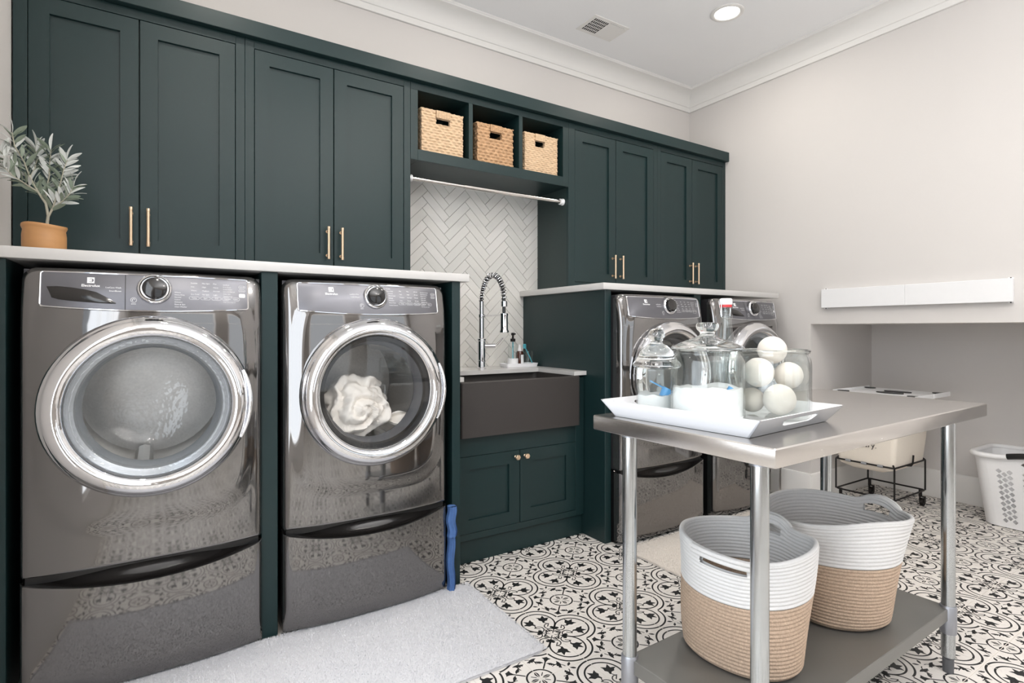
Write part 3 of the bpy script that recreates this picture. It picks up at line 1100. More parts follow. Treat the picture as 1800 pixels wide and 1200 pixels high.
def machine(kind, label, loc, group):
    washer = kind == 'washer'
    t = thing('washing_machine' if washer else 'tumble_dryer', label, 'washer' if washer else 'dryer', loc, group=group)
    front_panel().build('front_panel', M['graphite'], t, ang=40)
    b = MB()
    for x0, x1, y0, y1, z0, z1 in ((-HWD + .004, -HWD + .02, .05, .72, MZ0, MZ1 - .006), (HWD - .02, HWD - .004, .05, .72, MZ0, MZ1 - .006), (-HWD + .02, HWD - .02, .70, .72, MZ0, MZ1 - .006), (-HWD + .02, HWD - .02, .05, .72, MZ1 - .02, MZ1 - .006), (-HWD + .02, HWD - .02, .05, .72, MZ0, MZ0 + .02)):
        b.box(x0, x1, y0, y1, z0, z1)
    b.build('cabinet_shell', M['graphite_dark'], t)
    # drum
    b = MB().lathe([(.222, .0), (.226, .012), (.255, .02), (.255, .42), (.24, .45), (.0, .455)], (0, 0, DZ), 40, 'Y', caps=False)
    for k_ in range(3):
        a_ = k_ * 2 * pi / 3 + (.4 if washer else .9)
        b.tube([(.235 * cos(a_), .06, DZ + .235 * sin(a_)), (.235 * cos(a_), .40, DZ + .235 * sin(a_))], .03, 10)
    b.build('drum', M['drum'], t)
    # gasket
    MB().lathe([(.226, -.04), (.226, .02), (.196, .03), (.19, .01), (.2, -.02), (.226, -.04)], (0, 0, DZ), 40, 'Y', caps=False).build('door_seal', M['seal'] if washer else M['rubber'], t)
    # door: chrome ring and glass
    d = MB().lathe([(.285, -.030), (.2925, -.046), (.2965, -.056), (.2950, -.066), (.2875, -.076), (.2835, -.0795), (.281, -.085), (.270, -.0975), (.254, -.1030), (.240, -.1005), (.2305, -.092), (.2255, -.080), (.2235, -.066), (.2235, -.05)], (0, 0, DZ), 72, 'Y', caps=False)
    door = d.build('door', M['chrome'], t, ang=50)
    if washer:
        gl_ = MB().lathe([(.224, -.074), (.215, -.079), (.203, -.076), (.196, -.068), (.188, -.045), (.172, .0), (.158, .03), (.135, .052), (.09, .064), (.04, .068), (0, .069)], (0, 0, DZ), 56, 'Y', caps=False)
        gl_.build('glass_bowl', M['bowl_glass'], door, ang=60)
        MB().lathe([(.2245, -.06), (.2245, -.071), (.205, -.06), (.2, -.04), (.21, -.035)], (0, 0, DZ), 56, 'Y', caps=False).build('inner_ring', M['seal'], door)
    else:
        gl_ = MB().lathe([(.224, -.077), (.18, -.082), (.12, -.0855), (.06, -.0872), (0, -.0876)], (0, 0, DZ), 56, 'Y', caps=False)
        gl_.build('glass', M['door_glass'], door, ang=60)
        MB().lathe([(.2245, -.055), (.2245, -.0715), (.208, -.068), (.204, -.05)], (0, 0, DZ), 56, 'Y', caps=False).build('inner_ring', M['black'], door)
    # grip scooped into the ring on the right
    gp = MB()
    gp.tube([(.2905 * cos(a_), -.074 - .010 * sin(pi * (i / 12)), DZ + .2905 * sin(a_)) for i, a_ in enumerate([radians(-26 + 48 * i / 12) for i in range(13)])], [.0015 + .0062 * sin(pi * (i + .4) / 12.8) ** .5 for i in range(13)], 12)
    gp.build('door_grip', M['chrome'], door)
    # console
    def pf(off):
        return lambda x, z_: (x, front_y(x, z_) - off, z_)
    ztop = 1.3515
    def zbot(x):
        return 1.2315 + .012 * (abs(x) / .288) ** 2
    cv = MB()
    cv.grid(lambda u, v: (lambda x: pf(.0035)(x * (.985 + .015 * v) if False else x, zbot(x) + (ztop - zbot(x)) * v))(-.289 + .578 * u), 48, 12)
    con = cv.build('control_panel', M['console'], t)
    fr = []
    xs_ = [-.283 + .566 * i / 40 for i in range(41)]
    fr += [(x, zbot(x)) for x in xs_] + arc(.283, zbot(.283) + .008, .008, -pi / 2, 0, 3)[1:] + arc(.283, ztop - .008, .008, 0, pi / 2, 3) + [(x, ztop) for x in xs_[::-1]] + arc(-.283, ztop - .008, .008, pi / 2, pi, 3)[1:] + arc(-.283, zbot(.283) + .008, .008, pi, 1.5 * pi, 3)[:-1]
    MB().tube([pf(.004)(x, z_) for x, z_ in fr], .0026, 6, closed=True).build('console_trim', M['chrome'], con)
    # dial
    dx_, dz_ = .006, 1.3045
    dy_ = front_y(dx_, dz_) - .0035
    tilt = Matrix.Translation((dx_, dy_, dz_)) @ Matrix.Rotation(radians(-9), 4, 'X')
    MB().lathe([(.050, .0), (.050, -.006), (.047, -.011), (.043, -.013), (.040, -.011), (.040, -.004), (0, -.004)], (0, 0, 0), 40, 'Y').xf(tilt).build('dial_ring', M['chrome'], con)
    MB().lathe([(.0355, -.003), (.0355, -.022), (.033, -.026), (.022, -.029), (0, -.030)], (0, 0, 0), 40, 'Y').xf(tilt).build('dial', M['gloss_black'], con)
    # lettering
    tx = MB()
    P_ = pf(.0042)
    lx = -.165 if washer else -.168
    # emblem: white square with a dark roundel and notch, name under it
    e_ = .0095
    ez = 1.3275
    sq = [(lx - e_, ez - e_), (lx + e_, ez - e_), (lx + e_, ez + e_), (lx - e_, ez + e_)]
    tx.grid(lambda u, v: P_(lx - e_ + 2 * e_ * u, ez - e_ + 2 * e_ * v), 8, 8)
    P2 = pf(.0046)
    cpts = [(lx + .0012 + .0062 * cos(a_), ez + .0062 * sin(a_)) for a_ in [i * pi / 10 for i in range(20)]]
    tx.add([P2(*q_) for q_ in cpts], [tuple(range(20))], 1)
    P3 = pf(.0050)
    tx.add([P3(*q_) for q_ in ((lx - .0075, ez), (lx + .001, ez - .0058), (lx + .001, ez + .0058))], [(0, 1, 2)], 0)
    tx.add([P3(*q_) for q_ in ((lx + .0018, ez - .0055), (lx + .0032, ez - .0052), (lx + .0032, ez + .0052), (lx + .0018, ez + .0055))], [(0, 1, 2, 3)], 0)
    tx.build('emblem', [M['print'], M['console']], con)
    tx = MB()
    text_into(tx, 'Electrolux', lx, 1.3065, .0115, P_, 0, 'CENTER', .02)
    tx.build('brand_name', M['print'], con, kind='stuff')
    tx = MB()
    if washer:
        text_into(tx, 'LuxCare Wash', -.085, 1.3035, .0068, P_, 0, 'RIGHT')
        text_into(tx, 'SmartBoost', -.085, 1.2925, .0068, P_, 0, 'RIGHT')
    else:
        text_into(tx, 'LuxCare Dry', -.062, 1.3090, .0068, P_, 0, 'RIGHT')
        text_into(tx, 'PerfectSteam', -.060, 1.2975, .0068, P_, 0, 'RIGHT')
    names = (['Whites', 'Heavy Duty', 'Normal', 'Colors', 'Delicates', 'Rinse & Spin', 'Clean Washer'] if washer else ['Towels', 'Heavy Duty', 'Normal', 'Mixed Load', 'Allergy', 'Delicates', 'Hand Wash', 'Instant Refresh'])
    for i, s_ in enumerate(names):
        text_into(tx, s_, .062 if (washer or i > 1) else .054, (1.3065 if washer else 1.3375) - (.0082 if washer else .0098) * i - (.012 if washer else 0), .0062, P_)
    cols = ([['Sanitize', 'Hot', 'Warm', 'Eco Cold'], ['Max Spin', 'High', 'Medium', 'No Spin'], ['Max', 'Heavy', 'Normal', 'Light']] if washer else [['Max', 'High', 'Medium', 'Low'], ['Max', 'High', 'Normal', 'Damp'], ['60 min', '45 min', '30 min', '15 min']])
    for ci, c_ in enumerate(cols):
        for ri, s_ in enumerate(c_):
            text_into(tx, s_, .110 + .034 * ci, 1.3290 - .0132 * ri, .0066, P_)
    for i, s_ in enumerate(['StainSoak', 'Fresh Rinse', 'Perfect Steam', 'Extended Refresh', 'Delay Start', 'Control Lock'] if washer else ['Extended Tumble', 'Static Reduction', 'Perfect Steam', 'Damp Alert', 'Delay Start', 'Control Lock']):
        text_into(tx, s_, .2095, 1.3275 - .0082 * i, .0054, P_)
    for i, s_ in enumerate(['Temp', 'Spin', 'Soil'] if washer else ['Temp', 'Dryness', 'Time Dry']):
        text_into(tx, s_, .120 + .034 * i, 1.2765, .0066, P_, 0, 'CENTER')
    text_into(tx, 'Options', .2225, 1.2765, .0066, P_, 0, 'CENTER')
    text_into(tx, 'Select', .2485, 1.2765, .0066, P_, 0, 'CENTER')
    text_into(tx, 'Press 3 seconds to lock', .2095, 1.2655, .0042, P_)
    text_into(tx, 'on/off', .2715, 1.3215, .0062, P_, 0, 'CENTER')
    text_into(tx, 'chime', .2715, 1.3085, .0062, P_, 0, 'CENTER')

    def pill(cx_, cz_, w2, h2, wd=.0007):
        pts = arc(cx_ + w2 - h2, cz_, h2, -pi / 2, pi / 2, 6) + arc(cx_ - w2 + h2, cz_, h2, pi / 2, 1.5 * pi, 6)
        for q_ in stroke(pts + [pts[0]], wd):
            tx.add([P_(*p_) for p_ in q_], [(0, 1, 2, 3)], 0)
    for i in range(3):
        pill(.120 + .034 * i, 1.2785, .0152, .0052)
    pill(.2345, 1.2785, .028, .0055)
    pill(.2715, 1.3235, .0105, .005)
    pill(.2715, 1.3105, .0105, .0045)
    if washer:
        rp = rrect(.261, .282, 1.2855, 1.2995, .004, 3)
        tx.add([P_(*q_) for q_ in rp], [tuple(range(len(rp)))], 0)
    for q_ in stroke(arc(-.052, 1.2665, .008, 0, 2 * pi, 18), .0008) + stroke(arc(-.052, 1.2665, .004, .5, 4.5, 8), .0011):
        tx.add([P_(*p_) for p_ in q_], [(0, 1, 2, 3)], 0)
    text_into(tx, 'steam' if not washer else 'boost', -.052, 1.2525, .0055, P_, 0, 'CENTER')
    tx.f = [f_[::1] for f_ in tx.f]
    tx.build('lettering', [M['print'], M['console']], con, kind='stuff')
    if washer:
        # dispenser drawer on the left third, with its scooped dark handle
        sl = MB().grid(lambda u, v: pf(.0046)(-.0755 + .002 * u, 1.2335 + .1175 * v), 1, 14)
        sl.build('drawer_gap', M['black'], con)
        top_ = [(-.276, 1.3045), (-.250, 1.3060), (-.215, 1.3030), (-.180, 1.2975), (-.150, 1.2895), (-.120, 1.2720), (-.098, 1.2555)]
        bot_ = [(-.272, 1.2960), (-.262, 1.2700), (-.245, 1.2640), (-.215, 1.2600), (-.180, 1.2570), (-.140, 1.2545), (-.100, 1.2530)]
        dh = MB()
        def smp(L_, u):
            k_ = min(int(u * (len(L_) - 1)), len(L_) - 2)
            f_ = u * (len(L_) - 1) - k_
            return (L_[k_][0] + (L_[k_ + 1][0] - L_[k_][0]) * f_, L_[k_][1] + (L_[k_ + 1][1] - L_[k_][1]) * f_)
        def dsurf(u, v):
            a_, b_ = smp(bot_, u), smp(top_, u)
            x, z_ = a_[0] + (b_[0] - a_[0]) * v, a_[1] + (b_[1] - a_[1]) * v
            return (x, front_y(x, z_) - .0042 - .010 * sin(pi * min(1, v * .75)) * sin(pi * u) ** .5 * (1 - v), z_)
        dh.grid(dsurf, 24, 8)
        dh.build('drawer_handle', M['gloss_black'], con)
    # ---- pedestal with drawer
    ped = MB()
    ped.box(-HWD + .006, HWD - .006, .05, .70, .0015, MZ0 - .012)
    ped.box(-HWD + .012, HWD - .012, .015, .06, .02, MZ0 - .002)
    pd = ped.build('pedestal', M['black'], t)

    def pz(x):
        return .390 - .047 * (1 - (abs(x) / HWD) ** 2)

    def pyf(x, z_):
        y = -.030 * (1 - min(1, abs(x) / HWD) ** 2.6)
        e = min(HWD - abs(x), (z_ - .019) * 1.4)
        if e < .02:
            y += .022 * (1 - sqrt(max(0, 1 - (1 - max(0, e) / .02) ** 2)))
        return y - .008
    def xs2(u):
        return HWD * (sin((u - .5) * pi) * .35 + (u - .5) * 2 * .65)
    dw = MB().grid(lambda u, v: (lambda x, z_: (x, pyf(x, z_), z_))(xs2(u), .019 + (pz(xs2(u)) - .019) * (v ** .7)), 48, 18)
    # rolled back lip of the pull
    dw.grid(lambda u, v: (lambda x: (x, pyf(x, pz(x)) + .006 * v, pz(x) + .0025 * sin(pi * v / 2)))(xs2(u)), 48, 2)
    for sx_ in (-1, 1):
        dw.grid(lambda u, v: (sx_ * HWD, .014 + .04 * u, .019 + .371 * v), 1, 4, flip=sx_ > 0)
    dw.build('drawer', M['graphite'], pd, ang=40)
    sc_ = MB().grid(lambda u, v: (lambda x: (x, pyf(x, pz(x)) + .006 + .05 * v, pz(x) + .002 + (.398 - pz(x)) * (v ** 1.6) * .9 - .006 * sin(pi * v)))(xs2(u) * .995), 40, 8)
    sc_.build('drawer_pull', M['gloss_black'], pd, ang=60)
    return t


Y1, Y2 = 2.215, 2.170
w1 = machine('washer', 'graphite washing machine under the potted olive plant, leftmost of the machines', (-.017, Y1, 0), 'graphite laundry machines on drawer pedestals')
d1 = machine('dryer', 'graphite dryer with a white cloth bundle behind its round glass door', (.738, Y1, 0), 'graphite laundry machines on drawer pedestals')
d2 = copy_tree(d1)
d2.location = (2.434, Y2, 0)
d2['label'] = 'graphite dryer standing behind the glass jars, next to the green side panel'
w2 = copy_tree(w1)
w2.location = (3.222, Y2, 0)
w2['label'] = 'graphite washing machine nearest the white right wall, mostly behind the jar of balls'

# cloth bundle in the left dryer
bm = bmesh.new()
bmesh.ops.create_uvsphere(bm, u_segments=140, v_segments=96, radius=1.0)
bmesh.ops.rotate(bm, verts=bm.verts, matrix=Matrix.Rotation(pi / 2, 3, 'X'))
for v in bm.verts:
    p = v.co.copy()
    a_ = atan2(p.z, p.x)
    rad = sqrt(p.x * p.x + p.z * p.z)
    wob = noise.noise(p * 1.5 + Vector((4, 2, 1)))
    ph = (a_ / (2 * pi) * 2 + rad * 2.9 + .55 * wob) % 1.0
    fold = (1 - ph) ** .7 * min(1, ph * 9)
    ph2 = (a_ / (2 * pi) * 5 - rad * 1.7 + .8 * noise.noise(p * 2.2)) % 1.0
    fold2 = abs(ph2 - .5) * 2
    rd = .128 + .034 * (fold - .5) * min(1, rad * 2.2) + .014 * (fold2 - .5) * rad + .030 * noise.noise(p * 1.4 + Vector((3, 1, 7))) + .006 * noise.noise(p * 6)
    v.co = Vector((p.x * rd * 1.12, p.y * rd * .95, p.z * rd * 0.95))
mb = MB()
mb.add([v.co[:] for v in bm.verts], [[v.index for v in f.verts] for f in bm.faces])
bm.free()
mb.grid(lambda u, v: (.07 + .15 * u, -.085 + .05 * v + .018 * sin(9 * v + 4 * u), -.035 - .055 * u + .045 * u * u + .05 * (v - .5) * (1 - .55 * u) + .012 * sin(7 * u + 3 * v)), 24, 16)
mb.grid(lambda u, v: (.07 + .15 * u, -.078 + .05 * v + .018 * sin(9 * v + 4 * u), -.041 - .055 * u + .045 * u * u + .05 * (v - .5) * (1 - .55 * u) + .012 * sin(7 * u + 3 * v)), 24, 16, flip=True)
c = mb.build('laundry_bundle', M['cloth'], loc=(.700, 2.32, .843), ang=80)
tag(c, 'white cotton laundry tumbled into a bundle inside the left dryer', 'laundry')

# blue cloth in the gap beside the dryer
mb = MB()
for k_, (x0, x1, y_, z0, z1) in enumerate(((1.083, 1.113, 2.205, .005, .25), (1.079, 1.115, 2.195, .25, .385))):
    mb.grid(lambda u, v: (x0 + (x1 - x0) * u + .004 * sin(9 * v), y_ - .012 * sin(pi * u) - .004 * sin(11 * u + 5 * v), z0 + (z1 - z0) * v), 10, 14)
    mb.grid(lambda u, v: (x0 + (x1 - x0) * u + .004 * sin(9 * v), y_ + .02 + .012 * sin(pi * u), z0 + (z1 - z0) * v), 10, 14, flip=True)
    mb.grid(lambda u, v: (x0 + .004 * sin(9 * v), y_ + .02 * u, z0 + (z1 - z0) * v), 2, 14, flip=True)
    mb.grid(lambda u, v: (x1 + .004 * sin(9 * v), y_ - .004 + .024 * u, z0 + (z1 - z0) * v), 2, 14)
    mb.grid(lambda u, v: (x0 + (x1 - x0) * u + .004 * sin(9), y_ + .02 * v, z1), 4, 2)
tag(mb.build('cleaning_cloth', M['navy']), 'blue quilted cloth hanging in the gap right of the left dryer', 'cloth')

# ------------------------------------------------------------------ rugs
def rug(label, x0, x1, y0, y1, m, nblades, seed):
    rnd = random.Random(seed)
    t = thing('rug', label, 'rug', ((x0 + x1) / 2, (y0 + y1) / 2, 0), group='pale bath rugs')
    hx, hy = (x1 - x0) / 2, (y1 - y0) / 2
    pts = rrect(-hx, hx, -hy, hy, .03, 5)
    b = MB()
    n_ = len(pts)
    vs_ = [(x, y, .001) for x, y in pts] + [(x, y, .007) for x, y in pts] + [(x * (1 - .004 / hx), y * (1 - .004 / hy), .010) for x, y in pts]
    b.add(vs_, [(i, (i + 1) % n_, n_ + (i + 1) % n_, n_ + i) for i in range(n_)] + [(n_ + i, n_ + (i + 1) % n_, 2 * n_ + (i + 1) % n_, 2 * n_ + i) for i in range(n_)] + [tuple(2 * n_ + i for i in range(n_))])
    b.build('backing', m, t)
    vs_, fs_ = [], []
    for k_ in range(nblades):
        edge = k_ < nblades * .12
        if edge:
            i = rnd.randrange(n_)
            u = rnd.random()
            per = [(-hx, -hy, hx, -hy), (hx, -hy, hx, hy), (hx, hy, -hx, hy), (-hx, hy, -hx, -hy)][rnd.choice((0, 0, 0, 1, 2, 2, 2, 3))]
            x = per[0] + (per[2] - per[0]) * u
            y = per[1] + (per[3] - per[1]) * u
            x, y = x * .997, y * .995
        else:
            x, y = rnd.uniform(-hx, hx) * .995, rnd.uniform(-hy, hy) * .99
        a_ = rnd.uniform(0, 2 * pi)
        l_ = rnd.uniform(.003, .008) * (1 if edge else .7)
        ox_, oy_ = cos(a_) * l_, sin(a_) * l_
        if edge:
            ox_ += .006 * (x / hx) * (abs(x) > hx * .98)
            oy_ += .006 * (y / hy) * (abs(y) > hy * .98)
        w2 = .0013
        o_ = len(vs_)
        vs_ += [(x - sin(a_) * w2, y + cos(a_) * w2, .0095), (x + sin(a_) * w2, y - cos(a_) * w2, .0095), (x + ox_, y + oy_, rnd.uniform(.0125, .0150))]
        fs_.append((o_, o_ + 1, o_ + 2))
    MB().add(vs_, fs_).build('pile', m, t, kind='stuff')
    return t


rug('pale grey shaggy bath rug in front of the two left machines', -.46 + .03, 1.187, 1.615, 2.225, M['rug'], 70000, 3)
rug('cream bath rug in front of the machines behind the steel table', 2.07, 3.56, 1.60, 2.125, M['rug2'], 45000, 4)

# ------------------------------------------------------------------ stainless work table
TT = .92
t = thing('work_table', 'stainless steel work table on round legs, carrying the jars', 'table', (1.085, .668, 0), .02)
TW, TD = 1.275, .562
b = MB()
ol = rrect(0, TW, 0, TD, .004, 2)
n = len(ol)
def sc2(p, d):
    return (p[0] + (d if p[0] < TW / 2 else -d), p[1] + (d if p[1] < TD / 2 else -d))
lv = [(0.0015, TT - .042, 0), (0, TT - .039, 0), (0, TT - .003, 0), (.003, TT, 0)]
vs = [(*sc2(p, d), z_) for d, z_, _ in lv for p in ol]
vs += [(*sc2(p, .02), TT - .042) for p in ol] + [(*sc2(p, .02), TT - .0125) for p in ol]
fs = [(a * n + i, a * n + (i + 1) % n, (a + 1) * n + (i + 1) % n, (a + 1) * n + i) for a in range(3) for i in range(n)]
fs.append(tuple(3 * n + i for i in range(n)))
fs += [(4 * n + i, 4 * n + (i + 1) % n, (i + 1) % n, i) for i in range(n)]
fs += [(5 * n + i, 5 * n + (i + 1) % n, 4 * n + (i + 1) % n, 4 * n + i) for i in range(n)]
fs.append(tuple(5 * n + i for i in range(n - 1, -1, -1)))
b.add(vs, fs)
b.build('tabletop', M['steel'], t)
b = MB()
SHZ = .222
SX = (.075, TW - .085)
SYY = (.082, TD - .075)
b.box(SX[0] - .005, SX[1] + .005, SYY[0] - .004, SYY[1] + .004, SHZ - .003, SHZ, .001)
for x0, x1, y0, y1 in ((SX[0], SX[1], SYY[0] - .006, SYY[0] - .004), (SX[0], SX[1], SYY[1] + .004, SYY[1] + .006), (SX[0] - .007, SX[0] - .005, SYY[0], SYY[1]), (SX[1] + .005, SX[1] + .007, SYY[0], SYY[1])):
    b.box(x0, x1, y0, y1, SHZ - .040, SHZ - .0005, .0008)
b.build('shelf', M['galv'], t)
LR = .0205
for x in SX:
    for y in SYY:
        lg = MB().lathe([(LR, .055), (LR, TT - .043)], (x, y, 0), 28).build('leg', M['zinc'], t)
        MB().lathe([(LR + .0005, .135), (LR + .0035, .135), (LR + .004, .140), (LR + .004, SHZ + .004), (LR + .002, SHZ + .007), (LR + .0005, SHZ + .007)], (x, y, 0), 28).build('shelf_collar', M['zinc_matt'], lg)
        MB().lathe([(LR + .0005, TT - .060), (LR + .0025, TT - .060), (LR + .0025, TT - .0135), (LR, TT - .0135)], (x, y, 0), 28).build('gusset', M['zinc_matt'], lg)
        MB().lathe([(LR - .006, .0005), (LR - .005, .0005), (LR - .004, .03), (LR - .004, .048), (LR - .001, .052), (LR - .001, .062)], (x, y, 0), 24).build('foot', M['rubber'], lg)

# ------------------------------------------------------------------ white tray with handle slots
trx = thing('serving_tray', 'white serving tray with flared sides and handle slots on the steel table', 'tray', (1.320, .985, TT + .0008), .078)
BX, BY, RX, RY, TH_ = .195, .204, .216, .242, .046
b = MB()
b.box(-BX, BX, -BY, BY, 0, .006, .001)
b.build('base', M['tray'], trx)
for sy_ in (-1, 1):
    # end walls with a handle slot: (u along x, v up the slope)
    def fn(u, v, w, sy_=sy_):
        hx = BX + (RX - BX) * v
        return (u * hx * sy_ * -1 * -1, sy_ * (BY + (RY - BY) * v) - sy_ * w, TH_ * v)
    out = [(-1, 0), (1, 0), (1, 1), (-1, 1)]
    slot = [(-.30, .36), (.30, .36), (.36, .42), (.42, .68), (.38, .76), (-.38, .76), (-.42, .68), (-.36, .42)]
    b = MB().plate(out, [slot[::-1]], .005, fn)
    if sy_ > 0:
        b.f = [f_[::-1] for f_ in b.f]
    b.build('end_wall', M['tray'], trx, ang=25)
for sx_ in (-1, 1):
    def fn(u, v, w, sx_=sx_):
        hy = BY + (RY - BY) * v
        return (sx_ * (BX + (RX - BX) * v) - sx_ * w, u * hy, TH_ * v)
    b = MB().plate([(-1, 0), (1, 0), (1, 1), (-1, 1)], [], .005, fn)
    if sx_ < 0:
        b.f = [f_[::-1] for f_ in b.f]
    b.build('side_wall', M['tray'], trx, ang=25)

# ------------------------------------------------------------------ jars on the tray
JZ = TT + .0075


def jar_body(r, h, neck):
    """outer and inner wall of a glass jar"""
    o_ = [(0, .001), (r * .86, .001), (r * .97, .004), (r, .014), (r, h * .80), (r * .985, h * .86), (r * .93, h * .915), (neck, h * .935), (neck, h * .955), (neck + .004, h * .962), (neck + .005, h * .985), (neck + .001, h)]
    i_ = [(neck - .003, h), (neck - .004, h * .95), (neck - .004, h * .93), (r * .93 - .004, h * .905), (r - .0045, h * .80), (r - .0045, .018), (r * .9, .010), (0, .009)]
    return o_ + i_


def powder(name, label, loc, r, h, seed):
    mb = MB()
    n_, m_ = 40, 10
    vs_ = []
    for j in range(m_ + 1):
        for i in range(n_):
            a_ = 2 * pi * i / n_
            rr_ = r * j / m_
            hh = h + .010 * noise.noise(Vector((rr_ * cos(a_) * 22, rr_ * sin(a_) * 22, seed))) + .005 * noise.noise(Vector((rr_ * cos(a_) * 60, rr_ * sin(a_) * 60, seed))) + .006 * (j / m_) ** 2
            vs_.append((rr_ * cos(a_), rr_ * sin(a_), hh))
    for i in range(n_):
        a_ = 2 * pi * i / n_
        vs_.append((r * cos(a_), r * sin(a_), .0125))
    fs_ = [(j * n_ + i, j * n_ + (i + 1) % n_, (j + 1) * n_ + (i + 1) % n_, (j + 1) * n_ + i)[::-1] for j in range(m_ + 1) for i in range(n_)]
    fs_.append(tuple((m_ + 1) * n_ + i for i in range(n_)))
    o = mb.add(vs_, fs_).build(name, M['powder'], loc=loc, ang=60)
    return tag(o, label, 'powder', kind='stuff')


def scoop(label, loc, rot, L=.085):
    t = thing('scoop', label, 'scoop', loc)
    t.rotation_euler = rot
    MB().lathe([(.0, 0), (.015, .0), (.017, .03), (.0155, .03), (.0138, .002), (0, .002)], (0, 0, 0), 18).build('bowl', M['blue'], t)
    MB().box(.014, .014 + L, -.005, .005, .024, .0285, .0015).build('handle', M['blue'], t)
    return t


# large lidded jar
J2 = (1.243, .960, JZ)
t = thing('storage_jar', 'large clear glass jar with knobbed lid, half full of white powder', 'jar', J2)
MB().lathe(jar_body(.095, .188, .084), (0, 0, 0), 56, caps=False).build('jar_body', M['jar'], t, ang=50)
lid = MB().lathe([(0, .188), (.080, .188), (.081, .192), (.0955, .192), (.0965, .196), (.094, .200), (.085, .203), (.062, .213), (.040, .221), (.026, .226), (.020, .230), (.0185, .236), (.026, .243), (.030, .250), (.030, .258), (.026, .263), (.015, .264), (0, .264)], (0, 0, 0), 56)
lid.v = [(x * .975, y * .975, z_ - .002) for x, y, z_ in lid.v]
lid.build('lid', M['glass'], t, ang=60)
powder('detergent_powder', 'white powder heaped in the large knob-lidded jar', J2, .0895, .081, 2.3)
scoop('blue scoop mostly buried in powder of the large jar', (J2[0] + .020, J2[1] - .050, J2[2] + .060), (.5, .3, .4), .03)
# small pointed-lid jar
J1 = (1.225, 1.123, JZ)
t = thing('apothecary_jar', 'small clear jar with a tall pointed lid and blue scoop inside', 'jar', J1)
MB().lathe([(0, .001), (.050, .001), (.056, .006), (.0575, .014), (.0575, .118), (.060, .124), (.0605, .128), (.0585, .131), (.0555, .131), (.0540, .12), (.0540, .016), (.05, .009), (0, .009)], (0, 0, 0), 44, caps=False).build('jar_body', M['jar'], t, ang=50)
MB().lathe([(0, .131), (.055, .131), (.064, .1325), (.070, .1375), (.0695, .142), (.065, .148), (.058, .156), (.052, .168), (.044, .184), (.030, .196), (.019, .201), (.0165, .207), (.019, .214), (.0235, .222), (.0235, .232), (.018, .241), (.009, .2455), (0, .246)], (0, 0, 0), 44).build('lid', M['glass'], t, ang=70)
powder('detergent_powder', 'white powder in the small jar with the pointed lid', J1, .0535, .050, 5.1)
scoop('blue scoop with long handle lying in the pointed-lid jar', (J1[0] + .012, J1[1] - .016, J1[2] + .044), (0, radians(-27), pi - TH), .044)
# open jar of wool balls
J3 = (1.428, .887, JZ)
t = thing('open_jar', 'open glass jar overfilled with white wool balls', 'jar', J3)
MB().lathe(jar_body(.0955, .186, .087), (0, 0, 0), 56, caps=False).build('jar_body', M['jar'], t, ang=50)
MB().lathe([(.0875, .183), (.0930, .183), (.0935, .186), (.0920, .188), (.0875, .188), (.0875, .183)], (0, 0, 0), 56, caps=False).build('rim', M['glass'], t)
bm = bmesh.new()
bmesh.ops.create_icosphere(bm, subdivisions=4, radius=1)
ball = MB().add([(v.co * (1 + .018 * noise.noise(v.co * 2.3) + .006 * noise.noise(v.co * 9)))[:] for v in bm.verts], [[v.index for v in f.verts] for f in bm.faces]).mesh('wool_ball', M['wool'], 180)
bm.free()
fw = Vector((ST, CT, 0))
rt = Vector((CT, -ST, 0))
for k_, (dr, df, dz_, rad, lb) in enumerate(((-.056, .015, .0470, .0360, 'white wool ball at bottom left of the open jar'),
                                             (-.003, -.046, .0550, .0440, 'white wool ball at bottom of the jar, nearest the tray handle'),
                                             (-.051, -.018, .1260, .0425, 'white wool ball pressed to the glass, upper left in the open jar'),
                                             (.0546, .016, .1150, .0400, 'white wool ball at upper right inside the open jar'),
                                             (.014, .034, .1850, .0410, 'topmost white wool ball rising above the open jar rim'),
                                             (.030, .052, .0440, .0335, 'white wool ball hidden deepest behind the others in the jar'))):
    p = Vector(J3) + rt * dr * .93 + fw * df * .93 + Vector((0, 0, dz_))
    rad *= .94
    o = inst('wool_ball', ball, None, p, (k_, k_ * 2, k_ * .7), (rad,) * 3)
    tag(o, lb, 'ball', 'wool dryer balls in the jar')
# swing-top bottle
t = thing('swing_top_bottle', 'tall clear swing-top bottle with white stopper and red seal', 'bottle', (1.419, 1.030, JZ))
MB().lathe([(0, .001), (.032, .001), (.036, .006), (.036, .150), (.034, .175), (.026, .205), (.0195, .235), (.0155, .265), (.0148, .275), (.0185, .278), (.0185, .287), (.0150, .290), (.0150, .304), (.0165, .306), (.0165, .311), (.012, .312), (.011, .30), (.0115, .26), (.022, .205), (.032, .16), (.032, .01), (0, .007)], (0, 0, 0), 32, caps=False).build('bottle_body', M['jar'], t, ang=50)
MB().lathe([(.0, .309), (.0165, .309), (.0172, .312), (.0172, .3165), (0, .3165)], (0, 0, 0), 24).build('seal', M['red'], t)
MB().lathe([(0, .3165), (.0178, .3165), (.0185, .319), (.0180, .332), (.015, .335), (0, .335)], (0, 0, 0), 24).build('stopper', M['plastic'], t)
b = MB().tube([(.019, 0, .283), (.0215, 0, .30), (.020, 0, .325), (0, 0, .3265), (-.020, 0, .325), (-.0215, 0, .30), (-.019, 0, .283)], .0012, 6)
b.build('wire_bail', M['chrome'], t)

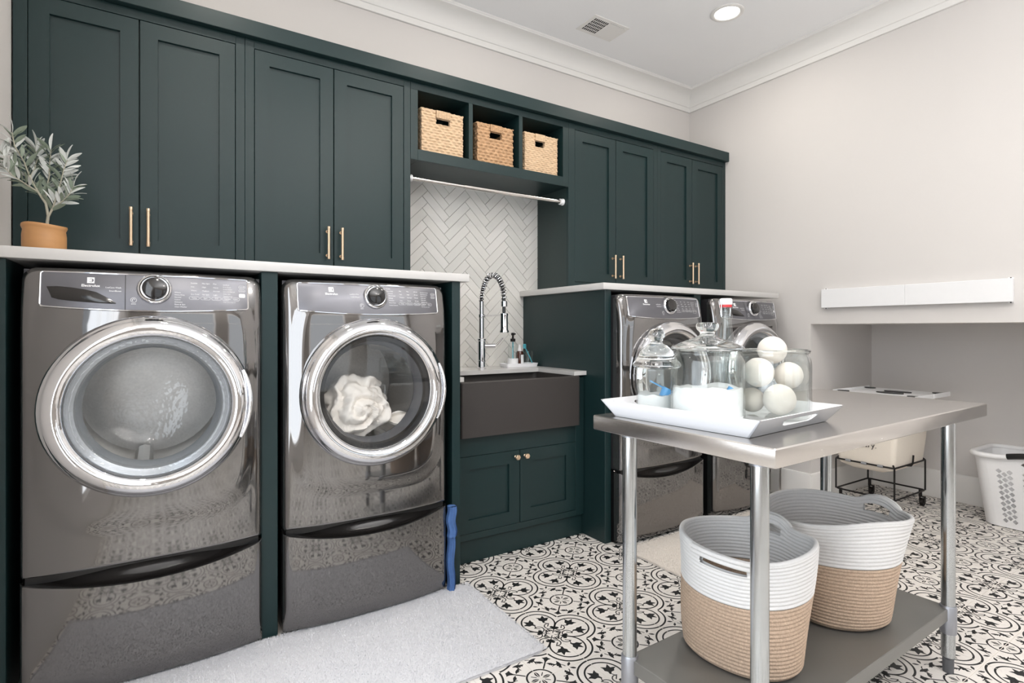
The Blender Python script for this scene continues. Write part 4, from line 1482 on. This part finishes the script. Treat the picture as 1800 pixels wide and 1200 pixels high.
# ------------------------------------------------------------------ rope baskets on the lower shelf
def rope_basket(label, loc, rz, rb, rt_, h, ncoil, nwhite, oval, dent, seed, grips):
    t = thing('rope_basket', label, 'basket', loc, rz, 'two-tone rope baskets under the table')
    n_ = 88
    step = h / ncoil

    def rad(a_, v):
        """wall radius at height fraction v and angle"""
        base_ = rb + (rt_ - rb) * (v ** .8)
        ov = 1 + oval * v * cos(2 * (a_))
        dn = 0
        for da, dd, w in dent:
            dlt = (a_ - da + pi) % (2 * pi) - pi
            dn += dd * math.exp(-(dlt / w) ** 2) * sst(.35, 1, v)
        bulge = .008 * sin(a_ * 3 + seed) * sin(v * 4 + seed)
        foot = -.010 * (1 - sst(0, .05, v))
        return base_ * ov - dn + bulge + foot

    def zoff(a_, v):
        up = 0
        for g0, g1, lf in grips:
            u = ((a_ - g0 + pi) % (2 * pi) - pi) / (g1 - g0)
            if 0 < u < 1:
                up += lf * sin(pi * u) ** .8 * sst(.86, .97, v)
        return up + (.010 * cos(2 * a_ + seed) - .012 * sum(math.exp(-((((a_ - da + pi) % (2 * pi)) - pi) / (w * 1.3)) ** 2) * (1 if dd > 0 else 0) for da, dd, w in dent)) * v ** 2

    def wall(c0, c1, out):
        mb = MB()
        rows = []
        for c in range(c0, c1):
            for f_, d_ in ((.06, .25), (.28, .85), (.5, 1.0), (.72, .85), (.94, .25)):
                rows.append(((c + f_) * step, d_))
        vs_ = []
        for z_, d_ in rows:
            for i in range(n_):
                a_ = 2 * pi * i / n_
                v = z_ / h
                r_ = rad(a_, v) + (d_ * .0042 if out else -.008 - d_ * .0042)
                vs_.append((r_ * cos(a_), r_ * sin(a_), z_ + zoff(a_, v)))
        m_ = len(rows)
        fs_ = [(j * n_ + i, j * n_ + (i + 1) % n_, (j + 1) * n_ + (i + 1) % n_, (j + 1) * n_ + i) for j in range(m_ - 1) for i in range(n_)]
        def open_(j_, i_):
            zc_ = rows[j_][0]
            if not (h - .036 < zc_ < h - .0190):
                return False
            a_ = 2 * pi * (i_ + .5) / n_
            for g0, g1, lf in grips:
                u = ((a_ - g0 + pi) % (2 * pi) - pi) / (g1 - g0)
                if .14 < u < .86:
                    return True
            return False
        fs_ = [f_ for q_, f_ in enumerate(fs_) if not open_(q_ // n_, q_ % n_)]
        if not out:
            fs_ = [f_[::-1] for f_ in fs_]
        mb.add(vs_, fs_)
        return mb

    nj = ncoil - nwhite
    j = wall(0, nj, True)
    ji = wall(0, nj, False)
    j.add(ji.v, ji.f)
    # coiled bottom
    j.add([(0, 0, .004)] + [(rad(2 * pi * i / n_, 0) * cos(2 * pi * i / n_), rad(2 * pi * i / n_, 0) * sin(2 * pi * i / n_), .002) for i in range(n_)], [(0, 1 + i, 1 + (i + 1) % n_) for i in range(n_)])
    j.build('jute_band', M['jute'], t, ang=75)
    w = wall(nj, ncoil, True)
    wi = wall(nj, ncoil, False)
    w.add(wi.v, wi.f)
    w.build('white_band', M['white_rope'], t, ang=75)
    rim_ = [(lambda a_: ((rad(a_, 1) - .004) * cos(a_), (rad(a_, 1) - .004) * sin(a_), h + zoff(a_, 1)))(2 * pi * i / n_) for i in range(n_)]
    MB().tube(rim_, .0072, 8, closed=True).build('rim_coil', M['white_rope'], t, ang=75)
    return t, rad, zoff


def strap(t, rad, zoff, h, a0, a1, lift, out, drop):
    """rope handle: a strap of two ropes bowed out of / above the rim over a slot"""
    mb = MB()
    for k_ in range(2):
        pts = []
        for i in range(17):
            u = i / 16
            a_ = a0 + (a1 - a0) * u
            s_ = sin(pi * u) ** .6
            r_ = rad(a_, 1) + .004 + out * s_
            pts.append((r_ * cos(a_), r_ * sin(a_), h + zoff(a_, 1) - drop + (lift + drop) * s_ - k_ * .0125))
        mb.tube(pts, .0066, 8)
    return mb.build('handle', M['white_rope'], t, ang=75)


BZ = SHZ + .0008
tA, rA, zA = rope_basket('white and tan rope basket behind the steel table leg, nearer the camera', (1.462, 1.000, BZ), .0, .158, .188, .335, 31, 12, .02, [(radians(232), .022, .30), (radians(-25), .012, .3)], 1.1, [(radians(172), radians(222), .002), (radians(-12), radians(30), .020)])
strap(tA, rA, zA, .335, radians(172), radians(222), .003, .004, .0)
strap(tA, rA, zA, .335, radians(-12), radians(30), .003, .003, .0)
tB, rB, zB = rope_basket('white and tan rope basket further back, at the shelf end with one raised handle', (1.925, .975, BZ), radians(-33), .150, .205, .340, 31, 12, .10, [(radians(225), .028, .4)], 2.7, [(radians(2), radians(38), .024)])
strap(tB, rB, zB, .340, radians(2), radians(38), .003, .003, .0)

# ------------------------------------------------------------------ seagrass boxes in the cubbies
def weave_box(label, x0, x1, y0, y1, z0, h, m, rows, slot, amp):
    t = thing('woven_box', label, 'basket', ((x0 + x1) / 2, y0, z0), group='woven seagrass boxes in the cubbies')
    w, d = x1 - x0, y1 - y0

    def disp(s_, z_):
        rw = z_ / h * rows
        k_ = math.floor(rw)
        fr = rw - k_
        strand = sin(pi * fr) ** .6
        tw = .5 + .5 * sin(2 * pi * (s_ / .034 + .5 * (k_ % 2)) + fr * 1.5)
        tw = max(0, min(1, tw + .5 * noise.noise(Vector((s_ * 30, z_ * 70, rows + 3.3)))))
        return amp * (strand * (.12 + .88 * tw)) + .003 * noise.noise(Vector((s_ * 40, z_ * 40, rows)))
    sl = slot

    def in_slot(u, v):
        x, z_ = (u - .5) * w, v * h
        return abs(x - sl[0]) < sl[1] and sl[2] < z_ < sl[3]
    f_ = MB()
    f_.grid(lambda u, v: ((u - .5) * w, -disp(u * w, v * h) + .002, v * h), 64, rows * 4, skip=in_slot)
    # back of the front wall, sides, rear
    f_.grid(lambda u, v: ((u - .5) * w, .012, v * h), 24, rows * 2, skip=in_slot, flip=True)
    f_.grid(lambda u, v: (-w / 2 - disp(u * d, v * h) + .003, d * (1 - u), v * h), 40, rows * 4)
    f_.grid(lambda u, v: (w / 2 + disp(u * d, v * h) - .003, d * u, v * h), 40, rows * 4)
    f_.grid(lambda u, v: ((.5 - u) * w, d + disp(u * w, v * h) - .003, v * h), 30, rows * 2)
    f_.grid(lambda u, v: (-w / 2 + .012, d * u, v * h), 4, 4)
    f_.grid(lambda u, v: (w / 2 - .012, d * (1 - u), v * h), 4, 4)
    f_.add([(-w / 2, 0, 0.001), (w / 2, 0, 0.001), (w / 2, d, 0.001), (-w / 2, d, 0.001)], [(0, 3, 2, 1)])
    f_.build('woven_body', m, t, ang=60)
    rm = MB()
    pts = [(-w / 2, 0, h), (w / 2, 0, h), (w / 2, d, h), (-w / 2, d, h)]
    fine = []
    for i in range(4):
        a_, b_ = Vector(pts[i]), Vector(pts[(i + 1) % 4])
        for q_ in range(24):
            p_ = a_.lerp(b_, q_ / 24)
            fine.append((p_.x, p_.y + .004 * (i == 0), p_.z + .0015 * sin(q_ * 2.4)))
    rm.tube(fine, .0055, 6, closed=True)
    rm.build('rim', m, t, ang=75)
    gp = MB()
    for k_ in range(9):
        x = sl[0] - sl[1] + (k_ + .5) * (2 * sl[1] / 9)
        gp.tube([(x, -.006, sl[3] - .002), (x, -.008, (sl[3] + h) / 2), (x, -.006, h), (x, .008, h + .004), (x, .016, (sl[3] + h) / 2), (x, .008, sl[3])], .0052, 6)
    gp.build('wrapped_grip', m, t, ang=75)
    return t


SZ = 2.1262
weave_box('pale woven seagrass box in the left cubby', 1.183, 1.432, 2.735, 3.02, SZ, .232, M['wicker'], 15, (.002, .042, .163, .196), .0075)
weave_box('browner coarse-woven seagrass box in the middle cubby', 1.523, 1.765, 2.735, 3.02, SZ, .224, M['wicker2'], 12, (.002, .038, .150, .190), .0095)
weave_box('finely woven seagrass box in the right cubby', 1.850, 2.096, 2.735, 3.02, SZ, .232, M['wicker'], 19, (-.012, .036, .160, .196), .0055)

# ------------------------------------------------------------------ potted olive plant
t = thing('potted_olive', 'small olive plant in a tan pot on the left countertop', 'plant', (-.325, 2.415, CT_Z + .0005))
pot = MB().lathe([(0, 0), (.056, 0), (.062, .004), (.0655, .025), (.0655, .060), (.063, .078), (.0655, .083), (.068, .089), (.067, .095), (.060, .096), (.058, .088), (0, .085)], (0, 0, 0), 40)
pot.v = [(x * .9 * (1 + .02 * sin(3 * atan2(y, x))), y, z_ + .003 * sin(2 * atan2(y, x)) * (z_ > .05)) for x, y, z_ in pot.v]
pot.build('pot', M['terracotta'], t, ang=50)
MB().lathe([(.058, .089), (.03, .092), (0, .093)], (0, 0, 0), 24).build('soil', M['soil'], t)
br = MB()
# branches in metres: (x, y, z) from the pot centre
branches = [
    ([(.006, 0, .09), (.010, 0, .13), (.005, -.005, .17), (-.015, -.01, .205), (-.035, -.01, .25), (-.05, -.005, .30), (-.075, 0, .35), (-.082, .0, .395)], .0048),
    ([(.010, 0, .125), (.022, -.005, .155), (.035, -.01, .20), (.045, -.01, .25), (.052, -.008, .29), (.062, -.01, .325)], .0036),
    ([(.005, -.005, .17), (.004, .004, .215), (.012, .006, .265), (.014, .002, .315), (.018, 0, .355)], .0034),
    ([(.022, -.005, .155), (.05, -.02, .180), (.070, -.03, .205), (.082, -.03, .235)], .0028),
    ([(-.015, -.01, .205), (-.045, -.03, .225), (-.075, -.04, .245), (-.095, -.045, .27)], .0028),
    ([(-.035, -.01, .25), (-.025, .01, .29), (-.02, .015, .325), (-.025, .012, .36)], .0026),
    ([(-.035, -.01, .25), (-.07, -.01, .275), (-.10, -.01, .31), (-.112, -.005, .33)], .0026),
]
leaf = MB()
for k_ in range(9):
    u = k_ / 8
    wdt = .0078 * sin(pi * min(1, u * .94 + .03)) ** .75
    leaf.v += [(-wdt, u * .056, .004 * sin(pi * u) + .0015), (0, u * .056, .004 * sin(pi * u)), (wdt, u * .056, .004 * sin(pi * u) + .0015)]
for k_ in range(8):
    for c_ in range(2):
        leaf.f.append((k_ * 3 + c_, k_ * 3 + c_ + 1, k_ * 3 + c_ + 4, k_ * 3 + c_ + 3))
        leaf.mi.append(0)
leaf_a = leaf.mesh('leaf', M['leaf2'], 180)
leaf_b = leaf.mesh('leaf', M['leaf'], 180)
rnd = random.Random(21)
nl = 0
for path, r0 in branches:
    m_ = len(path)
    br.tube(path, [r0 * (1 - .65 * i / (m_ - 1)) for i in range(m_)], 8)
    P_ = [Vector(p) for p in path]
    start = 2.6 if m_ > 6 else .7
    u = start
    side = 1
    while u < m_ - 1 + .01:
        k_ = min(int(u), m_ - 2)
        p = P_[k_].lerp(P_[k_ + 1], u - k_)
        d = (P_[k_ + 1] - P_[k_]).normalized()
        for sd in (side, -side):
            lat = Vector((1, 0, 0)) - d * d.x
            lat = lat.normalized() * sd
            dirv = (d * rnd.uniform(.45, 1.0) + lat * rnd.uniform(.5, 1.0) + Vector((0, rnd.uniform(-.5, .35), rnd.uniform(-.05, .25)))).normalized()
            q = dirv.to_track_quat('Y', 'Z')
            roll = Matrix.Rotation(rnd.uniform(-1.1, 1.1), 4, 'Y')
            mt = Matrix.Translation(p) @ q.to_matrix().to_4x4() @ roll
            o = inst('leaf', leaf_a if rnd.random() < .55 else leaf_b, t)
            o.matrix_local = mt @ Matrix.Scale(rnd.uniform(.72, 1.05), 4)
            nl += 1
        u += .30 if m_ > 6 else .26 + .0
        side = -side
    o = inst('leaf', leaf_a, t)
    o.matrix_local = Matrix.Translation(P_[-1]) @ ((P_[-1] - P_[-2]).normalized().to_track_quat('Y', 'Z')).to_matrix().to_4x4()
br.build('stem', M['bark'], t, ang=60)

# ------------------------------------------------------------------ ceiling: recessed lights and air register
for k_, (x, y) in enumerate(CANS):
    lb = ['round recessed ceiling light near the white air vent'] + ['round recessed ceiling light above the ' + q for q in ('sink niche', 'left washing machine', 'table end by the right wall', 'jar end of the table', 'camera by the left wall', 'right rear of the room', 'middle rear of the room')]
    t = thing('recessed_light', lb[k_], 'light', (x, y, ZC), group='recessed ceiling lights')
    MB().lathe([(.068, -.0005), (.098, -.0005), (.099, -.004), (.094, -.0075), (.080, -.009), (.074, -.006), (.070, -.002)], (0, 0, 0), 40, caps=False).build('trim_ring', M['trim'], t)
    MB().lathe([(.0735, -.0045), (.04, -.0055), (0, -.006)], (0, 0, 0), 32, caps=False).build('lens', M['lens'], t)
    area('recessed_light_glow', (x, y, ZC - .012), (0, 0, -1), .14, .14, CAN_POWER, (1.0, .94, .86), 'DISK')

t = thing('air_vent', 'white ceiling air register with dark grille on one half', 'vent', (2.43, 2.685, ZC))
VX, VY = .148, .098
b = MB()
for x0, x1, y0, y1 in ((-VX, VX, -VY, -VY + .024), (-VX, VX, VY - .024, VY), (-VX, -VX + .024, -VY + .0241, VY - .0241), (VX - .024, VX, -VY + .0241, VY - .0241)):
    b.box(x0, x1, y0, y1, -.006, -.0005, .002)
b.build('frame', M['trim'], t)
MB().box(-VX + .02, VX - .02, -VY + .02, VY - .02, -.0022, -.0006).build('duct_plate', M['gap'], t)  # flat dark plate stands in for the shade inside the duct
b = MB()
nx, ny = 8, 5
gx0, gx1 = -VX + .024, -.008
for i in range(nx + 1):
    x = gx0 + (gx1 - gx0) * i / nx
    b.box(x - .0020, x + .0020, -VY + .024, VY - .024, -.0066, -.0056)
for i in range(ny + 1):
    y = -VY + .024 + (2 * VY - .048) * i / ny
    b.box(gx0, gx1, y - .0022, y + .0022, -.0070, -.0058)
b.build('grille', M['trim'], t)
for i in range(9):
    x = -.004 + (VX - .026 + .004) * i / 8.6
    MB().box(x, x + .0135, -VY + .024, VY - .024, -.0062, -.0045, mtx=Matrix.Translation((x, 0, -.005)) @ Matrix.Rotation(radians(9), 4, 'Y') @ Matrix.Translation((-x, 0, .005))).build('vane', M['trim'], t)

# ------------------------------------------------------------------ folded rack panel on the right wall
t = thing('wall_rack', 'long narrow white folded rack panel mounted on the right wall', 'wall rack', (XR, 1.47, 1.375))
MB().box(-.034, -.006, -.486, .0005, -.061, .061, .002).build('panel', M['plastic'], t)
MB().box(-.034, -.006, .0015, .486, -.061, .061, .002).build('panel', M['plastic'], t)
b = MB()
for y in (-.472, .468):
    b.box(-.006, -.0005, y - .012, y + .012, -.066, .067, .001)
b.build('bracket', M['plastic'], t)
b = MB()
for y in (-.472, .468):
    for z_ in (-.0635, .0645):
        b.lathe([(.0035, -.0068), (.0035, -.0055)], (0, y, z_), 8, 'X')
b.build('screw', M['dark_metal'], t)

# ------------------------------------------------------------------ canvas laundry cart in the alcove
HX0, HX1, HY0, HY1 = 3.845, 4.285, 1.585, 1.935
hx, hy = (HX0 + HX1) / 2, (HY0 + HY1) / 2
t = thing('laundry_cart', 'cream canvas laundry cart on a black wire frame with casters', 'laundry cart', (hx, hy, 0))
ax, ay = (HX1 - HX0) / 2, (HY1 - HY0) / 2
b = MB()
rw = .0055
ring = lambda ax_, ay_, z_, r_: [(x, y, z_) for x, y in rrect(-ax_, ax_, -ay_, ay_, r_, 4)]
b.tube(ring(ax, ay, .105, .02), rw, 8, closed=True)
b.tube(ring(ax, ay, .305, .02), rw, 8, closed=True)
for sx_ in (-1, 1):
    for sy_ in (-1, 1):
        b.tube([(sx_ * ax, sy_ * ay, .105), (sx_ * ax, sy_ * ay, .305)], rw, 8)
        b.tube([(sx_ * ax, sy_ * ay, .305), (sx_ * (ax - .02), sy_ * (ay - .02), .33), (sx_ * (ax - .01), sy_ * (ay - .01), .72)], rw, 8)
b.tube([(-.06, -ay - .002, .305), (-.02, -ay - .012, .300), (.0, -ay - .014, .312), (.004, -ay - .016, .365)], rw, 8)
b.tube(ring(ax + .03, ay + .03, .725, .03), rw, 8, closed=True)
b.build('wire_frame', M['dark_metal'], t)
b = MB()
n_ = 4 * 6
lv = [(.55, .72, .215), (.86, .90, .255), (.97, .97, .30), (1.04, 1.06, .45), (1.10, 1.12, .62), (1.13, 1.16, .735), (1.11, 1.14, .735), (1.02, 1.02, .45), (.9, .9, .30)]
lv = [(.80, .60, .262), (.955, .93, .285), (.985, .985, .315), (1.04, 1.06, .45), (1.10, 1.12, .62), (1.13, 1.16, .735), (1.11, 1.14, .735), (1.02, 1.02, .45), (.9, .9, .30)]
rr0 = rrect(-ax, ax, -ay, ay, .03, 5)
n_ = len(rr0)
vs = [(x * sx_, y * sy_, z_ - (.0 if z_ > .29 else .02 * (1 - abs(y) / ay))) for sx_, sy_, z_ in lv for x, y in rr0]
fs = [(a_ * n_ + i, a_ * n_ + (i + 1) % n_, (a_ + 1) * n_ + (i + 1) % n_, (a_ + 1) * n_ + i) for a_ in range(len(lv) - 1) for i in range(n_)]
fs += [tuple(range(n_ - 1, -1, -1)), tuple((len(lv) - 1) * n_ + i for i in range(n_))]
b.add(vs, fs)
b.build('canvas_bag', M['canvas'], t, ang=50)
b = MB()
for y in (-ay * .55, 0, ay * .55):
    b.tube([(-ax - .0, y - .016, .305), (-ax - .0, y + .016, .305)], .009, 8)
b.build('wire_clip', M['zinc_matt'], t)
b = MB()
text_into(b, 'laundry.', .06, 0, .05, lambda u, v: (-ax * 1.03 - .006 - (v + .0) * .12, -u + .06, .415 + v), 0, 'CENTER')
b.build('stencil', M['dark_metal'], t)
for sx_ in (-1, 1):
    for sy_ in (-1, 1):
        b = MB()
        x, y = sx_ * (ax - .02), sy_ * (ay - .02)
        b.lathe([(0, -.011), (.022, -.011), (.026, -.008), (.026, .008), (.022, .011), (0, .011)], (x, y - .012, .0265), 20, 'Y')
        b.lathe([(.010, .06), (.010, .105)], (x, y, 0), 12)
        b.box(x - .012, x + .012, y - .028, y - .024, .025, .065, .001)
        b.box(x - .012, x + .012, y + .000, y + .004, .025, .065, .001)
        b.box(x - .012, x + .012, y - .028, y + .004, .061, .066, .001)
        b.build('caster', M['dark_metal'], t)
# two white boards with black grips lying over the cart
LZ = .748
for k_, (x0, x1, lb) in enumerate(((3.735, 3.978, 'white plastic board with black grips over the laundry cart, nearer the steel table'), (3.984, 4.227, 'white plastic board with black grips over the laundry cart, deeper in the alcove'))):
    t = thing('folding_board', lb, 'board', ((x0 + x1) / 2, 1.665, LZ), group='white boards on the laundry cart')
    h2, hl = (x1 - x0) / 2, .235
    sg = 1 if k_ == 0 else -1
    notch = [(sg * h2 * .35, hl), (sg * h2 * .35 - sg * .03, hl - .06), (-sg * h2, hl - .06)] if k_ == 0 else [(-h2, hl)]
    ol_ = [(-h2, -hl), (h2, -hl), (h2, hl), (-h2, hl)]
    ov = [(sg * (h2 - .052) + .036 * sin(a_), .078 * cos(a_) - .02) for a_ in [i * pi / 14 for i in range(28)]]
    b = MB().plate(ol_, [ov], .016, lambda u, v, w: (u, v, .016 - w + .0005))
    b.build('board', M['plastic'], t, ang=25)
    MB().prism(ov[::-1], .0035, .0225).build('grip', M['black'], t)
    for e_ in (-1, 1):
        cl = [(-sg * .055 + .030 * sin(a_), e_ * (hl - .035) + .034 * cos(a_)) for a_ in [i * pi / 10 for i in range(20)]]
        MB().prism(cl[::-1], .0162, .0235).build('clip', M['black'], t)
    rim_ = MB()
    for e_ in (-1, 1):
        rim_.box(-h2, h2, e_ * hl - .003, e_ * hl + .003, .0005, .028, .001)
    rim_.build('end_lip', M['plastic'], t)

# ------------------------------------------------------------------ white plastic laundry basket in the alcove
t = thing('laundry_basket', 'white plastic laundry basket with diamond holes and black-gripped handles', 'laundry basket', (4.355, .975, 0))
bw0, bw1 = .150, .195       # half depth (x) at floor / rim
bl0, bl1 = .285, .330       # half length (y)
BHT = .425
RC = .07


def ring_pt(s_, v):
    """perimeter parameter s in 0..4 (front, left end, back, right end) with rounded corners"""
    hw, hl = bw0 + (bw1 - bw0) * v, bl0 + (bl1 - bl0) * v
    return hw, hl


def bpos(side, u, v, w):
    hw, hl = bw0 + (bw1 - bw0) * v, bl0 + (bl1 - bl0) * v
    zz = .004 + BHT * v
    if side == 'front':
        return (-hw + w, -u * (hl - RC), zz)
    if side == 'back':
        return (hw - w, u * (hl - RC), zz)
    if side == 'left':
        return (u * (hw - RC), -(-hl) - w, zz) if False else (u * (hw - RC), hl - w, zz)
    return (-u * (hw - RC), -hl + w, zz)


def diamonds(cols, half_len):
    H = []
    for cx_, off in cols:
        for r_ in range(10):
            v_ = .10 + (r_ + off) * .076
            if v_ > .80:
                continue
            du, dv = .0142 / half_len, .0150 / BHT
            k = .35
            pts = []
            for sx_, sy_ in ((1, 0), (0, 1), (-1, 0), (0, -1)):
                nx_, ny_ = -sy_, sx_
                pts.append((cx_ + (sx_ * (1 - k * .4) - nx_ * k * .4) * du, v_ + (sy_ * (1 - k * .4) - ny_ * k * .4) * dv))
                pts.append((cx_ + (sx_ * (1 - k * .4) + nx_ * k * .4) * du, v_ + (sy_ * (1 - k * .4) + ny_ * k * .4) * dv))
            H.append(pts[::-1])
    return H


bk = MB()
colsF = []
for c0 in (-.79, -.32, .15, .62):
    colsF += [(c0, 0), (c0 + .10, .5), (c0 + .20, 0)]
for side in ('front', 'back'):
    hs = diamonds(colsF, .235)
    slot = [(-.32, .885), (.32, .885), (.38, .91), (.32, .955), (-.32, .955), (-.38, .91)]
    bk.plate([(-1, 0), (1, 0), (1, 1), (-1, 1)], hs + [slot[::-1]], .004, lambda u, v, w, s_=side: bpos(s_, u, v, w))
for side in ('left', 'right'):
    bk.plate([(-1, 0), (1, 0), (1, 1), (-1, 1)], diamonds([(-.5, 0), (0, .5), (.5, 0)], .11), .004, lambda u, v, w, s_=side: bpos(s_, u, v, w))
for sx_ in (-1, 1):
    for sy_ in (-1, 1):
        def cor(u, v, ins=0, sx_=sx_, sy_=sy_):
            hw, hl = bw0 + (bw1 - bw0) * v, bl0 + (bl1 - bl0) * v
            a_ = u * pi / 2
            return (sx_ * (hw - RC + (RC - ins) * cos(a_)), sy_ * (hl - RC + (RC - ins) * sin(a_)), .004 + BHT * v)
        bk.grid(lambda u, v: cor(u, v), 8, 6)
        bk.grid(lambda u, v: cor(u, v, .004), 8, 6, flip=True)
pts = rrect(-bw0, bw0, -bl0, bl0, RC, 6)
bk.add([(x, y, .004) for x, y in pts], [tuple(range(len(pts)))])
bk.build('body', M['plastic'], t, ang=40)
rimp = rrect(-bw1 - .006, bw1 + .006, -bl1 - .006, bl1 + .006, RC + .006, 7)
rim = []
for i in range(len(rimp)):
    a_, b_ = rimp[i], rimp[(i + 1) % len(rimp)]
    L_ = sqrt((a_[0] - b_[0]) ** 2 + (a_[1] - b_[1]) ** 2)
    m_ = max(1, int(L_ / .03))
    for q_ in range(m_):
        x, y = a_[0] + (b_[0] - a_[0]) * q_ / m_, a_[1] + (b_[1] - a_[1]) * q_ / m_
        lift = .030 * max(0, cos(y / .19 * pi / 2)) ** 1 if (abs(x) > bw1 and abs(y) < .19) else 0
        rim.append((x, y, BHT - .004 + lift))
MB().tube(rim, .0155, 10, closed=True).build('rim', M['plastic'], t, ang=60)
for sx_ in (-1, 1):
    gp = [(sx_ * (bw1 + .007), -.155 + .31 * i / 16, BHT - .003 + .030 * max(0, cos((-.155 + .31 * i / 16) / .19 * pi / 2))) for i in range(17)]
    MB().tube(gp, .0172, 10).build('grip', M['black'], t, ang=60)

for o in list(bpy.data.objects):
    if o.type == 'MESH' and not o.data.users:
        bpy.data.objects.remove(o)
